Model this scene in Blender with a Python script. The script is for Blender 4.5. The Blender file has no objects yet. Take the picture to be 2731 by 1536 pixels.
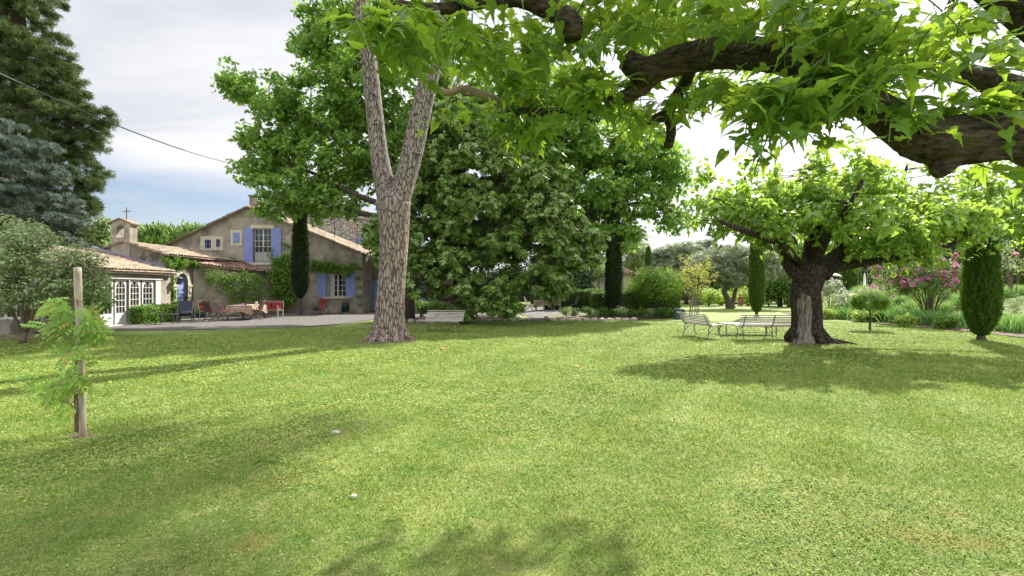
import bpy, math, random
import numpy as np
from mathutils import Vector
from mathutils.geometry import tessellate_polygon
R = math.radians
random.seed(4)
# ------------------------------------------------------------------ camera, sky, sun, exposure
F = 1290.0; CX = 1365.5; HY = 768.0; EYE = 1.65          # focal length and horizon in photo pixels, eye height
sc = bpy.context.scene; col = sc.collection
cam = bpy.data.objects.new('camera', bpy.data.cameras.new('camera')); col.objects.link(cam); sc.camera = cam
cam.location = (0, 0, EYE); cam.rotation_euler = (R(90), 0, 0)
cam.data.sensor_width = 36; cam.data.lens = F/2731*36; cam.data.clip_end = 6000; cam.data.clip_start = .05
sc.view_settings.view_transform = 'Standard'; sc.view_settings.look = 'None'
sc.view_settings.exposure = 1.40; sc.view_settings.gamma = 1
SAZ, SEL = R(34.5), R(39.3)                                   # sun: ahead, to the right
world = bpy.data.worlds.new('World'); sc.world = world; world.use_nodes = True
def build_world():
    nt = world.node_tree; N = nt.nodes; L = nt.links; N.clear()
    out = N.new('ShaderNodeOutputWorld'); bg = N.new('ShaderNodeBackground'); bg.inputs[1].default_value = .1
    sky = N.new('ShaderNodeTexSky'); sky.sky_type = 'NISHITA'; sky.sun_disc = False
    sky.sun_elevation = SEL; sky.sun_rotation = SAZ; sky.altitude = 100; sky.dust_density = 1.2
    tc = N.new('ShaderNodeTexCoord'); sep = N.new('ShaderNodeSeparateXYZ'); L.new(tc.outputs['Generated'], sep.inputs[0])
    # thin high cloud: the view direction projected on a flat layer
    def m(op, a, b=None, c=None):
        n = N.new('ShaderNodeMath'); n.operation = op
        for i, v in enumerate((a, b, c)):
            if v is None: continue
            if isinstance(v, (int, float)): n.inputs[i].default_value = v
            else: L.new(v, n.inputs[i])
        return n.outputs[0]
    z = m('MAXIMUM', sep.outputs[2], 0.0); zz = m('ADD', z, .12)
    u = m('DIVIDE', sep.outputs[0], zz); v = m('DIVIDE', sep.outputs[1], zz)
    cb = N.new('ShaderNodeCombineXYZ'); L.new(u, cb.inputs[0]); L.new(v, cb.inputs[1])
    mp = N.new('ShaderNodeMapping'); L.new(cb.outputs[0], mp.inputs[0]); mp.inputs['Rotation'].default_value = (0, 0, R(-35)); mp.inputs['Scale'].default_value = (.35, 1.1, 1)
    n1 = N.new('ShaderNodeTexNoise'); n1.inputs['Scale'].default_value = 1.3; n1.inputs['Detail'].default_value = 7; n1.inputs['Roughness'].default_value = .55
    n1.inputs['Distortion'].default_value = .6; L.new(mp.outputs[0], n1.inputs[0])
    # cover: thick overhead, opening to blue low on the left
    az = m('DIVIDE', sep.outputs[0], m('MAXIMUM', m('ABSOLUTE', sep.outputs[1]), .05))
    low = m('SUBTRACT', 1.0, m('MULTIPLY', m('SUBTRACT', z, m('SUBTRACT', .09, m('MULTIPLY', az, .10))), 16.0)); low.node.use_clamp = True
    left = m('MULTIPLY', m('SUBTRACT', .05, az), 3.0); left.node.use_clamp = True
    hole = m('MULTIPLY', low, left)
    nn = m('MULTIPLY', m('SUBTRACT', n1.outputs[0], .5), 1.3)
    cov = m('SUBTRACT', m('ADD', .93, nn), m('MULTIPLY', hole, .88)); cov.node.use_clamp = True
    cov2 = m('MAXIMUM', cov, .06)
    d = N.new('ShaderNodeVectorMath'); d.operation = 'DOT_PRODUCT'; L.new(tc.outputs['Generated'], d.inputs[0])
    d.inputs[1].default_value = (math.sin(SAZ)*math.cos(SEL), math.cos(SAZ)*math.cos(SEL), math.sin(SEL))
    glow = m('POWER', m('MAXIMUM', d.outputs['Value'], 0.0), 5.0)
    back = m('MULTIPLY', m('SUBTRACT', .30, sep.outputs[1]), 1.6); back.node.use_clamp = True      # cloud brightened out of view, overhead and behind the camera, as added fill light
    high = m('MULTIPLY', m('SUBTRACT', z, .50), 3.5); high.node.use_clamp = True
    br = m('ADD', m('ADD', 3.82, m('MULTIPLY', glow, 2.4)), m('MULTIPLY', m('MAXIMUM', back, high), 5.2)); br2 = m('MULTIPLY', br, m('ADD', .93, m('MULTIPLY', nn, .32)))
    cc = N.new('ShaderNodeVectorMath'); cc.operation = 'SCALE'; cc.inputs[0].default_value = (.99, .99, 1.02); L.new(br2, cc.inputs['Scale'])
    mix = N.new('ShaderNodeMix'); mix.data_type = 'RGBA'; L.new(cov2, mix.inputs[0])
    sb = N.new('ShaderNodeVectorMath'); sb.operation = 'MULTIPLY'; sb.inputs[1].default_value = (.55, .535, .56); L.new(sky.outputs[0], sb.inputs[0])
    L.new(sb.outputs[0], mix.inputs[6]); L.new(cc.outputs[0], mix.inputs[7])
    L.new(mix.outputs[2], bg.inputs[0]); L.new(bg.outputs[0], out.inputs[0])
build_world()
sun = bpy.data.objects.new('sun', bpy.data.lights.new('sun', 'SUN')); col.objects.link(sun)
sun.data.energy = 5.0; sun.data.angle = R(0.9); sun.data.color = (1, .95, .86)
sun.rotation_euler = (R(90)-SEL, 0, -SAZ+math.pi)
sun.rotation_euler = Vector((-math.sin(SAZ)*math.cos(SEL), -math.cos(SAZ)*math.cos(SEL), -math.sin(SEL))).to_track_quat('-Z', 'Y').to_euler()

# ------------------------------------------------------------------ helpers
def W(px, py, Y): return np.array(((px-CX)/F*Y, Y, EYE-(py-HY)/F*Y))
def G(px, py): Y = EYE*F/(py-HY); return np.array(((px-CX)/F*Y, Y, 0.))
def sm(a, b, x): t = np.clip((np.asarray(x, float)-a)/(b-a), 0, 1); return t*t*(3-2*t)
def terrain(x, y):
    x = np.asarray(x, float); y = np.asarray(y, float)
    h = 1.25*sm(18.6, 25, x)*sm(-.5, 2.5, x-.62*y)
    h = h + .018*(np.sin(x*1.3+.7*y)+np.sin(.9*y-x*.6+2))*(1-sm(11, 16, y))*sm(2, 4, y+3)
    h = h + .10*np.exp(-(((x+3.77)/1.3)**2+((y-14.8)/1.1)**2)) + .07*np.exp(-(((x-8.6)/1.3)**2+((y-14.2)/1.1)**2))
    return h
def unit(v): v = np.asarray(v, float); return v/np.maximum(np.linalg.norm(v, axis=-1, keepdims=True), 1e-9)
def top_of(o):
    while o.parent: o = o.parent
    return o
def tag(o, label=None, cat=None, group=None, kind=None):
    if label: o['label'] = label
    if cat: o['category'] = cat
    if group: o['group'] = group
    if kind: o['kind'] = kind
    return o
def root(name, label, cat, loc=(0, 0, 0), rz=0, group=None):
    o = bpy.data.objects.new(name, None); o.empty_display_size = .2; col.objects.link(o)
    o.location = [float(c) for c in loc]; o.rotation_euler = (0, 0, rz); return tag(o, label, cat, group)
class MB:
    def __init__(s): s.v = []; s.f = []
    def add(s, vs, fs):
        n = len(s.v); s.v += [tuple(float(c) for c in p) for p in vs]; s.f += [tuple(n+i for i in f) for f in fs]; return s
    def box(s, a, b):
        x0, y0, z0 = a; x1, y1, z1 = b
        return s.add([(x0,y0,z0),(x1,y0,z0),(x1,y1,z0),(x0,y1,z0),(x0,y0,z1),(x1,y0,z1),(x1,y1,z1),(x0,y1,z1)], [(3,2,1,0),(4,5,6,7),(0,1,5,4),(1,2,6,5),(2,3,7,6),(3,0,4,7)])
    def bar(s, p, q, w, h, up=(0, 0, 1)):
        p = np.array(p, float); q = np.array(q, float); d = unit(q-p); u = np.array(up, float); r = np.cross(d, u)
        if np.linalg.norm(r) < 1e-3: r = np.cross(d, (0, 1, 0))
        r = unit(r); u = np.cross(r, d)
        c = [r*w/2+u*h/2, -r*w/2+u*h/2, -r*w/2-u*h/2, r*w/2-u*h/2]
        return s.add([p+k for k in c]+[q+k for k in c], [(3,2,1,0),(4,5,6,7),(0,1,5,4),(1,2,6,5),(2,3,7,6),(3,0,4,7)])
    def tube(s, pts, rad, seg=8, jit=0, cap=True, sub=1, lump=0, rs=None):
        pts = np.array(pts, float); rad = np.array(rad if hasattr(rad, '__len__') else [rad]*len(pts), float)
        if sub > 1: pts, rad = smooth_path(pts, rad, sub)
        n = len(pts); rng = np.random.default_rng(rs if rs is not None else len(s.v)+7); V = []; Fc = []
        ph = rng.uniform(0, 6.28, 3)
        t = np.gradient(pts, axis=0); t = unit(t); ref = np.array((0, 0, 1.)) if abs(t[0][2]) < .9 else np.array((1., 0, 0))
        a = unit(np.cross(t[0], ref)); 
        for i in range(n):
            a = unit(a-t[i]*np.dot(a, t[i])); b = np.cross(t[i], a)
            for k in range(seg):
                th = 2*math.pi*k/seg; r = rad[i]*(1+(rng.normal()*jit if jit else 0)+lump*(math.sin(3*th+ph[0]+i*.13)*.5+math.sin(7*th+ph[1]+i*.21)*.35+math.sin(2*th+ph[2]-i*.35)*.4))
                V.append(pts[i]+a*math.cos(th)*r+b*math.sin(th)*r)
        for i in range(n-1):
            for k in range(seg): k2 = (k+1) % seg; Fc.append((i*seg+k, i*seg+k2, (i+1)*seg+k2, (i+1)*seg+k))
        if cap: Fc.append(tuple(range(seg))[::-1]); Fc.append(tuple((n-1)*seg+k for k in range(seg)))
        return s.add(V, Fc)
    def lathe(s, prof, c=(0, 0, 0), seg=14):
        V = []; Fc = []
        for r, z in prof:
            for k in range(seg): th = 2*math.pi*k/seg; V.append((c[0]+r*math.cos(th), c[1]+r*math.sin(th), c[2]+z))
        for i in range(len(prof)-1):
            for k in range(seg): k2 = (k+1) % seg; Fc.append((i*seg+k, i*seg+k2, (i+1)*seg+k2, (i+1)*seg+k))
        Fc.append(tuple(range(seg))[::-1]); Fc.append(tuple((len(prof)-1)*seg+k for k in range(seg)))
        return s.add(V, Fc)
    def prism(s, poly, h):
        n = len(poly); z = [p[2] if len(p) > 2 else 0 for p in poly]
        return s.add([(p[0], p[1], z[i]) for i, p in enumerate(poly)]+[(p[0], p[1], z[i]+h) for i, p in enumerate(poly)],
                     [tuple(range(n))[::-1], tuple(range(n, 2*n))]+[(i, (i+1) % n, n+(i+1) % n, n+i) for i in range(n)])
    def np(s):
        Fa = []
        for f in s.f:
            for k in range(1, len(f)-1): Fa.append((f[0], f[k], f[k+1]))
        return np.array(s.v, float).reshape(-1, 3), np.array(Fa, int).reshape(-1, 3)
def smooth_path(pts, rad, sub):
    P = np.vstack([2*pts[0]-pts[1], pts, 2*pts[-1]-pts[-2]]); o = []; r = []
    for i in range(1, len(P)-2):
        for k in range(sub):
            t = k/sub; p0, p1, p2, p3 = P[i-1:i+3]
            o.append(.5*((2*p1)+(-p0+p2)*t+(2*p0-5*p1+4*p2-p3)*t*t+(-p0+3*p1-3*p2+p3)*t**3)); r.append(rad[i-1]*(1-t)+rad[i]*t)
    o.append(pts[-1]); r.append(rad[-1]); return np.array(o), np.array(r)
def obj(name, geo, mats, parent=None, world=True, smooth=False):
    """geo: an MB, or a list of (V, F(tris), material index) chunks"""
    if not isinstance(mats, (list, tuple)): mats = [mats]
    me = bpy.data.meshes.new(name); off = np.zeros(3)
    if parent is not None and world: off = np.array(top_of(parent).location)
    if isinstance(geo, MB):
        me.from_pydata([tuple(np.array(p)-off) for p in geo.v], [], geo.f)
    else:
        V = []; Fa = []; mi = []; n = 0
        for c in geo:
            v, f = c[0], c[1]; V.append(v); Fa.append(f+n); mi.append(np.full(len(f), c[2] if len(c) > 2 else 0)); n += len(v)
        V = np.vstack(V)-off; Fa = np.vstack(Fa).astype(np.int32); mi = np.concatenate(mi).astype(np.int32)
        me.vertices.add(len(V)); me.vertices.foreach_set('co', V.astype(np.float32).ravel())
        me.loops.add(Fa.size); me.loops.foreach_set('vertex_index', Fa.ravel())
        me.polygons.add(len(Fa)); me.polygons.foreach_set('loop_start', np.arange(0, Fa.size, 3, dtype=np.int32))
        me.polygons.foreach_set('material_index', mi); me.update(calc_edges=True)
    for m in mats: me.materials.append(m)
    if smooth: me.polygons.foreach_set('use_smooth', [True]*len(me.polygons))
    o = bpy.data.objects.new(name, me); col.objects.link(o)
    if parent is not None: o.parent = parent
    return o
def copy_tree(o, parent=None):
    c = o.copy(); col.objects.link(c); c.parent = parent
    for ch in list(o.children): copy_tree(ch, c)
    return c

# ------------------------------------------------------------------ materials
def nodes(name):
    m = bpy.data.materials.new(name); m.use_nodes = True; nt = m.node_tree; N = nt.nodes; L = nt.links
    return m, nt, N, L, N['Principled BSDF']
def setin(L, sock, v):
    if isinstance(v, (int, float)): sock.default_value = v
    elif isinstance(v, (tuple, list)): sock.default_value = tuple(v)+((1,) if len(v) == 3 and len(sock.default_value) == 4 else ())
    else: L.new(v, sock)
def mixc(N, L, fac, a, b, mode='MIX'):
    n = N.new('ShaderNodeMix'); n.data_type = 'RGBA'; n.blend_type = mode; setin(L, n.inputs[0], fac); setin(L, n.inputs[6], a); setin(L, n.inputs[7], b); return n.outputs[2]
def ramp(N, L, v, a, b):
    n = N.new('ShaderNodeMapRange'); n.inputs[1].default_value = a; n.inputs[2].default_value = b; L.new(v, n.inputs[0]); return n.outputs[0]
def coords(N, L, scale=(1, 1, 1), kind='Object'):
    tc = N.new('ShaderNodeTexCoord'); mp = N.new('ShaderNodeMapping'); mp.inputs['Scale'].default_value = scale; L.new(tc.outputs[kind], mp.inputs[0]); return mp.outputs[0]
def noise(N, L, vec, s, det=4, ro=.6, dist=0):
    n = N.new('ShaderNodeTexNoise'); n.inputs['Scale'].default_value = s; n.inputs['Detail'].default_value = det; n.inputs['Roughness'].default_value = ro; n.inputs['Distortion'].default_value = dist; L.new(vec, n.inputs[0]); return n.outputs[0]
def bump(N, L, b, h, strength=.5, dist=.02):
    n = N.new('ShaderNodeBump'); n.inputs['Strength'].default_value = strength; n.inputs['Distance'].default_value = dist; L.new(h, n.inputs['Height']); L.new(n.outputs[0], b.inputs['Normal'])
def simple(name, c1, c2=None, s=6, rough=.7, bmp=.3, bs=40, metal=0, stretch=(1, 1, 1), spec=.4, c3=None, s3=2, t3=(.54, .62), lo=.35, hi=.65, dist=.01):
    m, nt, N, L, b = nodes(name); v = coords(N, L, stretch)
    c2 = c2 or tuple(x*.75 for x in c1)
    c = mixc(N, L, ramp(N, L, noise(N, L, v, s), lo, hi), c1, c2)
    if c3: c = mixc(N, L, ramp(N, L, noise(N, L, v, s3, 6, .65), *t3), c, c3)
    L.new(c, b.inputs['Base Color']); b.inputs['Roughness'].default_value = rough; b.inputs['Metallic'].default_value = metal; b.inputs['Specular IOR Level'].default_value = spec
    if bmp: bump(N, L, b, noise(N, L, v, bs, 5), bmp, dist)
    return m
LEAF = 1.25
def leafmat(name, a, b_, tr, tfac=.4, rough=.5, spec=.4, acc=None, accp=.03, ns=.6):
    m, nt, N, L, b = nodes(name); v = coords(N, L)
    g = N.new('ShaderNodeNewGeometry'); rp = g.outputs['Random Per Island']
    a = tuple(min(.5, x*LEAF) for x in a); b_ = tuple(min(.6, x*LEAF) for x in b_)
    c = mixc(N, L, rp, a, b_); c = mixc(N, L, ramp(N, L, noise(N, L, v, ns, 2), .3, .7), c, mixc(N, L, .5, c, b_))
    tcol = mixc(N, L, rp, tuple(x*.75 for x in tr), tr)
    if acc:
        cm = N.new('ShaderNodeMath'); cm.operation = 'GREATER_THAN'; cm.inputs[1].default_value = 1-accp
        fr = N.new('ShaderNodeMath'); fr.operation = 'FRACT'; mu = N.new('ShaderNodeMath'); mu.operation = 'MULTIPLY'; mu.inputs[1].default_value = 37.7; L.new(rp, mu.inputs[0]); L.new(mu.outputs[0], fr.inputs[0]); L.new(fr.outputs[0], cm.inputs[0])
        c = mixc(N, L, cm.outputs[0], c, acc); tcol = mixc(N, L, cm.outputs[0], tcol, acc)
    L.new(c, b.inputs['Base Color']); b.inputs['Roughness'].default_value = rough; b.inputs['Specular IOR Level'].default_value = spec
    t = N.new('ShaderNodeBsdfTranslucent'); L.new(tcol, t.inputs[0]); mx = N.new('ShaderNodeMixShader'); mx.inputs[0].default_value = tfac
    L.new(b.outputs[0], mx.inputs[1]); L.new(t.outputs[0], mx.inputs[2]); L.new(mx.outputs[0], N['Material Output'].inputs[0]); return m
def barkmat(name, plate, plate2, crack, sc_=(14, 14, 5), edge=.09, strength=.8, moss=None, high=None):
    m, nt, N, L, b = nodes(name); v = coords(N, L, sc_); w = N.new('ShaderNodeVectorMath'); w.operation = 'MULTIPLY_ADD'
    nz = N.new('ShaderNodeTexNoise'); nz.inputs['Scale'].default_value = .8; L.new(v, nz.inputs[0]); w.inputs[1].default_value = (1.35, 1.35, 1.5); L.new(nz.outputs['Color'], w.inputs[0]); L.new(v, w.inputs[2])
    vo = N.new('ShaderNodeTexVoronoi'); vo.feature = 'DISTANCE_TO_EDGE'; vo.inputs['Scale'].default_value = 1; L.new(w.outputs[0], vo.inputs[0])
    vc = N.new('ShaderNodeTexVoronoi'); vc.inputs['Scale'].default_value = 1; L.new(w.outputs[0], vc.inputs[0]); sp = N.new('ShaderNodeSeparateColor'); L.new(vc.outputs['Color'], sp.inputs[0])
    c = mixc(N, L, sp.outputs[0], plate, plate2)
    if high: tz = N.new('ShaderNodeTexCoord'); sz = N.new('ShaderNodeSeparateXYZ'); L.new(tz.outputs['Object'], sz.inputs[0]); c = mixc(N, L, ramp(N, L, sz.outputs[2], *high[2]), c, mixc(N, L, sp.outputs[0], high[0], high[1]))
    fine = noise(N, L, v, 4, 6, .7); c = mixc(N, L, ramp(N, L, fine, .35, .75), c, tuple(x*.55 for x in plate))
    k = ramp(N, L, vo.outputs[0], 0, edge); c = mixc(N, L, k, crack, c)
    if moss: c = mixc(N, L, ramp(N, L, noise(N, L, coords(N, L), 3, 5, .7), .55, .65), c, moss)
    L.new(c, b.inputs['Base Color']); b.inputs['Roughness'].default_value = .9; b.inputs['Specular IOR Level'].default_value = .2
    h = N.new('ShaderNodeMath'); h.operation = 'MULTIPLY_ADD'; h.inputs[1].default_value = .25; L.new(fine, h.inputs[0]); L.new(k, h.inputs[2]); bump(N, L, b, h.outputs[0], strength, .03); return m
def tilemat(name, a, b_, lich=(.42, .20, .03), dark=(.06, .05, .04)):
    m, nt, N, L, b = nodes(name); v = coords(N, L)
    vo = N.new('ShaderNodeTexVoronoi'); vo.inputs['Scale'].default_value = 3.6; L.new(v, vo.inputs[0]); sp = N.new('ShaderNodeSeparateColor'); L.new(vo.outputs['Color'], sp.inputs[0])
    c = mixc(N, L, sp.outputs[0], a, b_); c = mixc(N, L, ramp(N, L, noise(N, L, v, 9, 6, .7), .5, .72), c, dark)
    c = mixc(N, L, ramp(N, L, noise(N, L, v, 2.1, 6, .75), .57, .63), c, lich); c = mixc(N, L, ramp(N, L, noise(N, L, coords(N, L, (1, 1, 1)), .7, 6, .7), .52, .68), c, mixc(N, L, .55, c, dark))
    L.new(c, b.inputs['Base Color']); b.inputs['Roughness'].default_value = .9; bump(N, L, b, noise(N, L, v, 30), .5, .01); return m
M = {}
M['grass_ground'] = None
def lawn_tint(N, L, v, c, rp=None):
    """broad real differences in the turf: lush, straw coloured and mossy orange patches, worn spots"""
    c = mixc(N, L, ramp(N, L, noise(N, L, v, .55, 5, .6, .4), .40, .62), c, mixc(N, L, .45, c, (.30, .35, .095)))
    c = mixc(N, L, ramp(N, L, noise(N, L, v, 1.9, 5, .65, .5), .46, .62), c, mixc(N, L, .45, c, (.08, .19, .028)))
    c = mixc(N, L, ramp(N, L, noise(N, L, v, 5.5, 4, .7), .50, .66), c, mixc(N, L, .45, c, (.34, .33, .14)))
    c = mixc(N, L, ramp(N, L, noise(N, L, coords(N, L, (.55, 1.3, 1)), .75, 6, .75, .8), .60, .70), c, mixc(N, L, .42, c, (.30, .19, .06)))
    c = mixc(N, L, ramp(N, L, noise(N, L, v, 1.25, 6, .8, 1.2), .67, .73), c, mixc(N, L, .7, c, (.27, .20, .14)))
    return c
def make_grass_ground():
    m, nt, N, L, b = nodes('lawn_grass'); v = coords(N, L)
    c = mixc(N, L, ramp(N, L, noise(N, L, v, 26, 6, .75), .3, .7), (.035, .075, .012), (.21, .255, .07)); c = lawn_tint(N, L, v, c)
    L.new(c, b.inputs['Base Color']); b.inputs['Roughness'].default_value = .85; b.inputs['Specular IOR Level'].default_value = .15
    bump(N, L, b, noise(N, L, v, 40, 5, .7), .9, .03); return m
M['grass_ground'] = make_grass_ground()
def make_blades():
    m, nt, N, L, b = nodes('grass_blades'); v = coords(N, L); g = N.new('ShaderNodeNewGeometry'); rp = g.outputs['Random Per Island']
    c = lawn_tint(N, L, v, mixc(N, L, rp, (.092, .175, .026), (.365, .43, .12)))
    L.new(c, b.inputs['Base Color']); b.inputs['Roughness'].default_value = .8; b.inputs['Specular IOR Level'].default_value = .1
    t = N.new('ShaderNodeBsdfTranslucent'); L.new(mixc(N, L, .5, c, (.28, .38, .045)), t.inputs[0]); mx = N.new('ShaderNodeMixShader'); mx.inputs[0].default_value = .3
    L.new(b.outputs[0], mx.inputs[1]); L.new(t.outputs[0], mx.inputs[2]); L.new(mx.outputs[0], N['Material Output'].inputs[0]); return m
M['blades'] = make_blades()
def make_gravel():
    m, nt, N, L, b = nodes('pale_gravel'); v = coords(N, L); vo = N.new('ShaderNodeTexVoronoi'); vo.inputs['Scale'].default_value = 28; L.new(v, vo.inputs[0])
    sp = N.new('ShaderNodeSeparateColor'); L.new(vo.outputs['Color'], sp.inputs[0]); c = mixc(N, L, sp.outputs[0], (.06, .053, .048), (.135, .122, .11))
    c = mixc(N, L, ramp(N, L, noise(N, L, v, .8, 5), .4, .7), c, mixc(N, L, .4, c, (.095, .082, .07))); L.new(c, b.inputs['Base Color']); b.inputs['Roughness'].default_value = .9; bump(N, L, b, vo.outputs[0], .8, .02); return m
M['gravel'] = make_gravel()
M['mulch'] = simple('brown_mulch', (.07, .042, .03), (.15, .10, .075), 25, .95, .9, 50, dist=.03)
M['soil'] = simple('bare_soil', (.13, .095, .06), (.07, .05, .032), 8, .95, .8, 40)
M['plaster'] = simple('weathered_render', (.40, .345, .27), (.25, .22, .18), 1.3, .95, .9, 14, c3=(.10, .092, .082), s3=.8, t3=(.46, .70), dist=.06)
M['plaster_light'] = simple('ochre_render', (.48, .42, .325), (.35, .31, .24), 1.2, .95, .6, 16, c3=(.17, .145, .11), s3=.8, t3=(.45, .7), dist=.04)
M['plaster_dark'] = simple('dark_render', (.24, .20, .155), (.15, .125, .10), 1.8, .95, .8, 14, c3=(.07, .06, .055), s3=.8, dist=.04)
def make_rubble():
    m, nt, N, L, b = nodes('rubble_stone'); v = coords(N, L, (2.6, 2.6, 4.2)); vo = N.new('ShaderNodeTexVoronoi'); vo.feature = 'DISTANCE_TO_EDGE'; vo.inputs['Scale'].default_value = 1.2; L.new(v, vo.inputs[0])
    vc = N.new('ShaderNodeTexVoronoi'); vc.inputs['Scale'].default_value = 1.2; L.new(v, vc.inputs[0]); sp = N.new('ShaderNodeSeparateColor'); L.new(vc.outputs['Color'], sp.inputs[0])
    c = mixc(N, L, sp.outputs[0], (.30, .26, .21), (.55, .50, .43)); k = ramp(N, L, vo.outputs[0], .02, .12); c = mixc(N, L, k, (.17, .14, .11), c)
    L.new(c, b.inputs['Base Color']); b.inputs['Roughness'].default_value = .95; bump(N, L, b, k, .8, .05); return m
M['rubble'] = make_rubble()
M['cutstone'] = simple('cut_limestone', (.52, .47, .37), (.42, .37, .28), 3, .9, .4, 25)
M['shutter'] = simple('lavender_blue_paint', (.20, .25, .52), (.16, .20, .43), 3, .55, .25, 30, stretch=(1, 1, 4))
M['white'] = simple('white_paint', (.52, .51, .48), (.44, .43, .40), 3, .5, .1, 20)
M['glass'] = simple('dark_window_glass', (.012, .013, .015), (.03, .03, .03), 2, .08, 0, spec=.7)
M['curtain'] = simple('white_curtain', (.55, .54, .5), (.4, .39, .37), 9, .9, .3, 10, stretch=(4, 4, .3))
M['iron'] = simple('dark_iron', (.035, .035, .04), (.06, .055, .05), 8, .5, .2, 30, metal=.3)
M['rust'] = simple('rusty_flue', (.13, .055, .03), (.30, .27, .25), 2.2, .8, .4, 30, stretch=(1, 1, .3), c3=(.22, .08, .03), s3=3)
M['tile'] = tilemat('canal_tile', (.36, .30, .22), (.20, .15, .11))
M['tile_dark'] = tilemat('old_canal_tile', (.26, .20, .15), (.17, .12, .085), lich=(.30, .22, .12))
M['tile_pink'] = tilemat('reddish_canal_tile', (.38, .24, .17), (.22, .13, .09), lich=(.34, .27, .17))
M['bench'] = simple('grey_painted_slat', (.42, .39, .35), (.31, .29, .255), 6, .7, .4, 40, stretch=(.5, 3, 3))
M['benchiron'] = simple('grey_iron', (.19, .18, .16), (.13, .12, .115), 9, .6, .3, 30)
M['teak'] = simple('weathered_teak', (.11, .075, .055), (.06, .042, .033), 8, .75, .4, 50)
M['teakgrey'] = simple('silvered_teak', (.26, .235, .21), (.16, .145, .13), 8, .75, .4, 50)
M['red'] = simple('red_canvas', (.24, .03, .028), (.17, .022, .022), 5, .8, .3, 40)
M['navy'] = simple('slate_blue_canvas', (.045, .048, .085), (.035, .038, .07), 5, .8, .3, 60)
M['terracotta'] = simple('terracotta', (.42, .21, .11), (.30, .14, .07), 6, .85, .4, 30)
M['bluepot'] = simple('blue_glaze', (.06, .09, .16), (.04, .06, .10), 5, .35, .1, 20)
M['teal'] = simple('teal_rubber_hose', (.02, .09, .11), (.015, .06, .08), 8, .5, .2, 30)
M['hosegreen'] = simple('dark_green_hose', (.012, .035, .03), (.02, .05, .045), 8, .5, .2, 30)
M['stonerock'] = simple('pale_rock', (.50, .42, .33), (.33, .27, .21), 5, .9, .6, 20)
M['post'] = simple('round_wood_stake', (.42, .36, .28), (.26, .21, .16), 6, .85, .7, 30, stretch=(6, 6, .8))
M['zinc'] = simple('lavender_grey_flashing', (.22, .23, .34), (.17, .18, .27), 3, .5, .2, 20)
M['parasol'] = simple('cream_parasol_cloth', (.70, .68, .62), (.6, .58, .52), 3, .9, .1, 20)
def make_cloth():
    m, nt, N, L, b = nodes('printed_tablecloth'); v = coords(N, L); w = noise(N, L, v, 7, 3, .6, 2.5)
    c = mixc(N, L, ramp(N, L, w, .44, .5), (.38, .35, .31), (.25, .17, .09)); c = mixc(N, L, ramp(N, L, noise(N, L, v, 5, 3, .6, 3), .58, .62), c, (.20, .07, .05))
    L.new(c, b.inputs['Base Color']); b.inputs['Roughness'].default_value = .9; return m
M['cloth'] = make_cloth()
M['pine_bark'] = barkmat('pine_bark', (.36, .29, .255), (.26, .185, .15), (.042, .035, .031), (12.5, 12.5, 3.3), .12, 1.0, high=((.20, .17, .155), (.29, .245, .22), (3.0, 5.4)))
M['pine_bark_high'] = M['pine_bark']
M['mul_bark'] = barkmat('mulberry_bark', (.085, .065, .048), (.13, .10, .075), (.015, .012, .01), (22, 22, 5), .22, 1.0)
M['mul_bark_fore'] = simple('furrowed_limb_bark', (.12, .095, .07), (.018, .013, .009), 24, .95, 1.0, 34, stretch=(.45, 1.5, 1.5), c3=(.065, .058, .02), s3=7, dist=.05, spec=.2)
M['dead_wood'] = simple('bare_pale_wood', (.26, .23, .195), (.10, .08, .06), 7, .9, 1, 24, stretch=(3, 3, .45), c3=(.05, .04, .032), s3=3.2, dist=.03)
M['bark'] = simple('grey_brown_bark', (.10, .08, .06), (.05, .04, .03), 8, .9, .8, 20, stretch=(2, 2, .6), dist=.03)
M['palebark'] = simple('pale_smooth_bark', (.26, .20, .14), (.17, .13, .10), 8, .8, .4, 20)
M['shoot'] = simple('green_shoot', (.12, .20, .04), (.09, .15, .03), 8, .6, 0)
M['twig'] = simple('brown_twig', (.17, .13, .085), (.10, .075, .05), 12, .8, .5, 60)
# foliage
M['l_mul'] = leafmat('mulberry_leaf', (.032, .095, .012), (.08, .17, .026), (.44, .65, .05), .43, .36, .5, ns=1.5)
M['vein'] = leafmat('leaf_vein', (.12, .21, .05), (.17, .26, .07), (.36, .52, .10), .4, .5, .3)
M['l_mul2'] = leafmat('mulberry_leaf_far', (.035, .09, .015), (.17, .28, .05), (.48, .68, .08), .42, .33, .5)
M['l_plane'] = leafmat('plane_leaf', (.065, .145, .025), (.16, .26, .05), (.34, .56, .08), .42, .45, .4)
M['l_magnolia'] = leafmat('magnolia_leaf', (.06, .13, .04), (.18, .27, .06), (.32, .50, .08), .22, .24, .65, acc=(.36, .32, .05), accp=.04)
M['l_conifer'] = leafmat('dark_conifer', (.028, .055, .018), (.075, .105, .03), (.11, .15, .035), .2, .7, .2)
M['l_blue'] = leafmat('blue_cedar_needles', (.055, .08, .06), (.125, .16, .125), (.08, .11, .08), .15, .7, .2)
M['l_cypress'] = leafmat('cypress_spray', (.04, .095, .012), (.10, .20, .02), (.13, .24, .02), .2, .7, .2, acc=(.15, .10, .05), accp=.12, ns=5)
M['l_cypress_dark'] = leafmat('dark_cypress_spray', (.016, .034, .014), (.045, .07, .03), (.05, .08, .02), .15, .75, .2)
M['l_shrub'] = leafmat('rose_shrub_leaf', (.13, .19, .075), (.32, .38, .21), (.36, .46, .16), .36, .6, .25)
M['l_rosel'] = leafmat('rose_leaf', (.06, .12, .03), (.15, .23, .07), (.25, .38, .07), .3, .65, .2)
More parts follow.
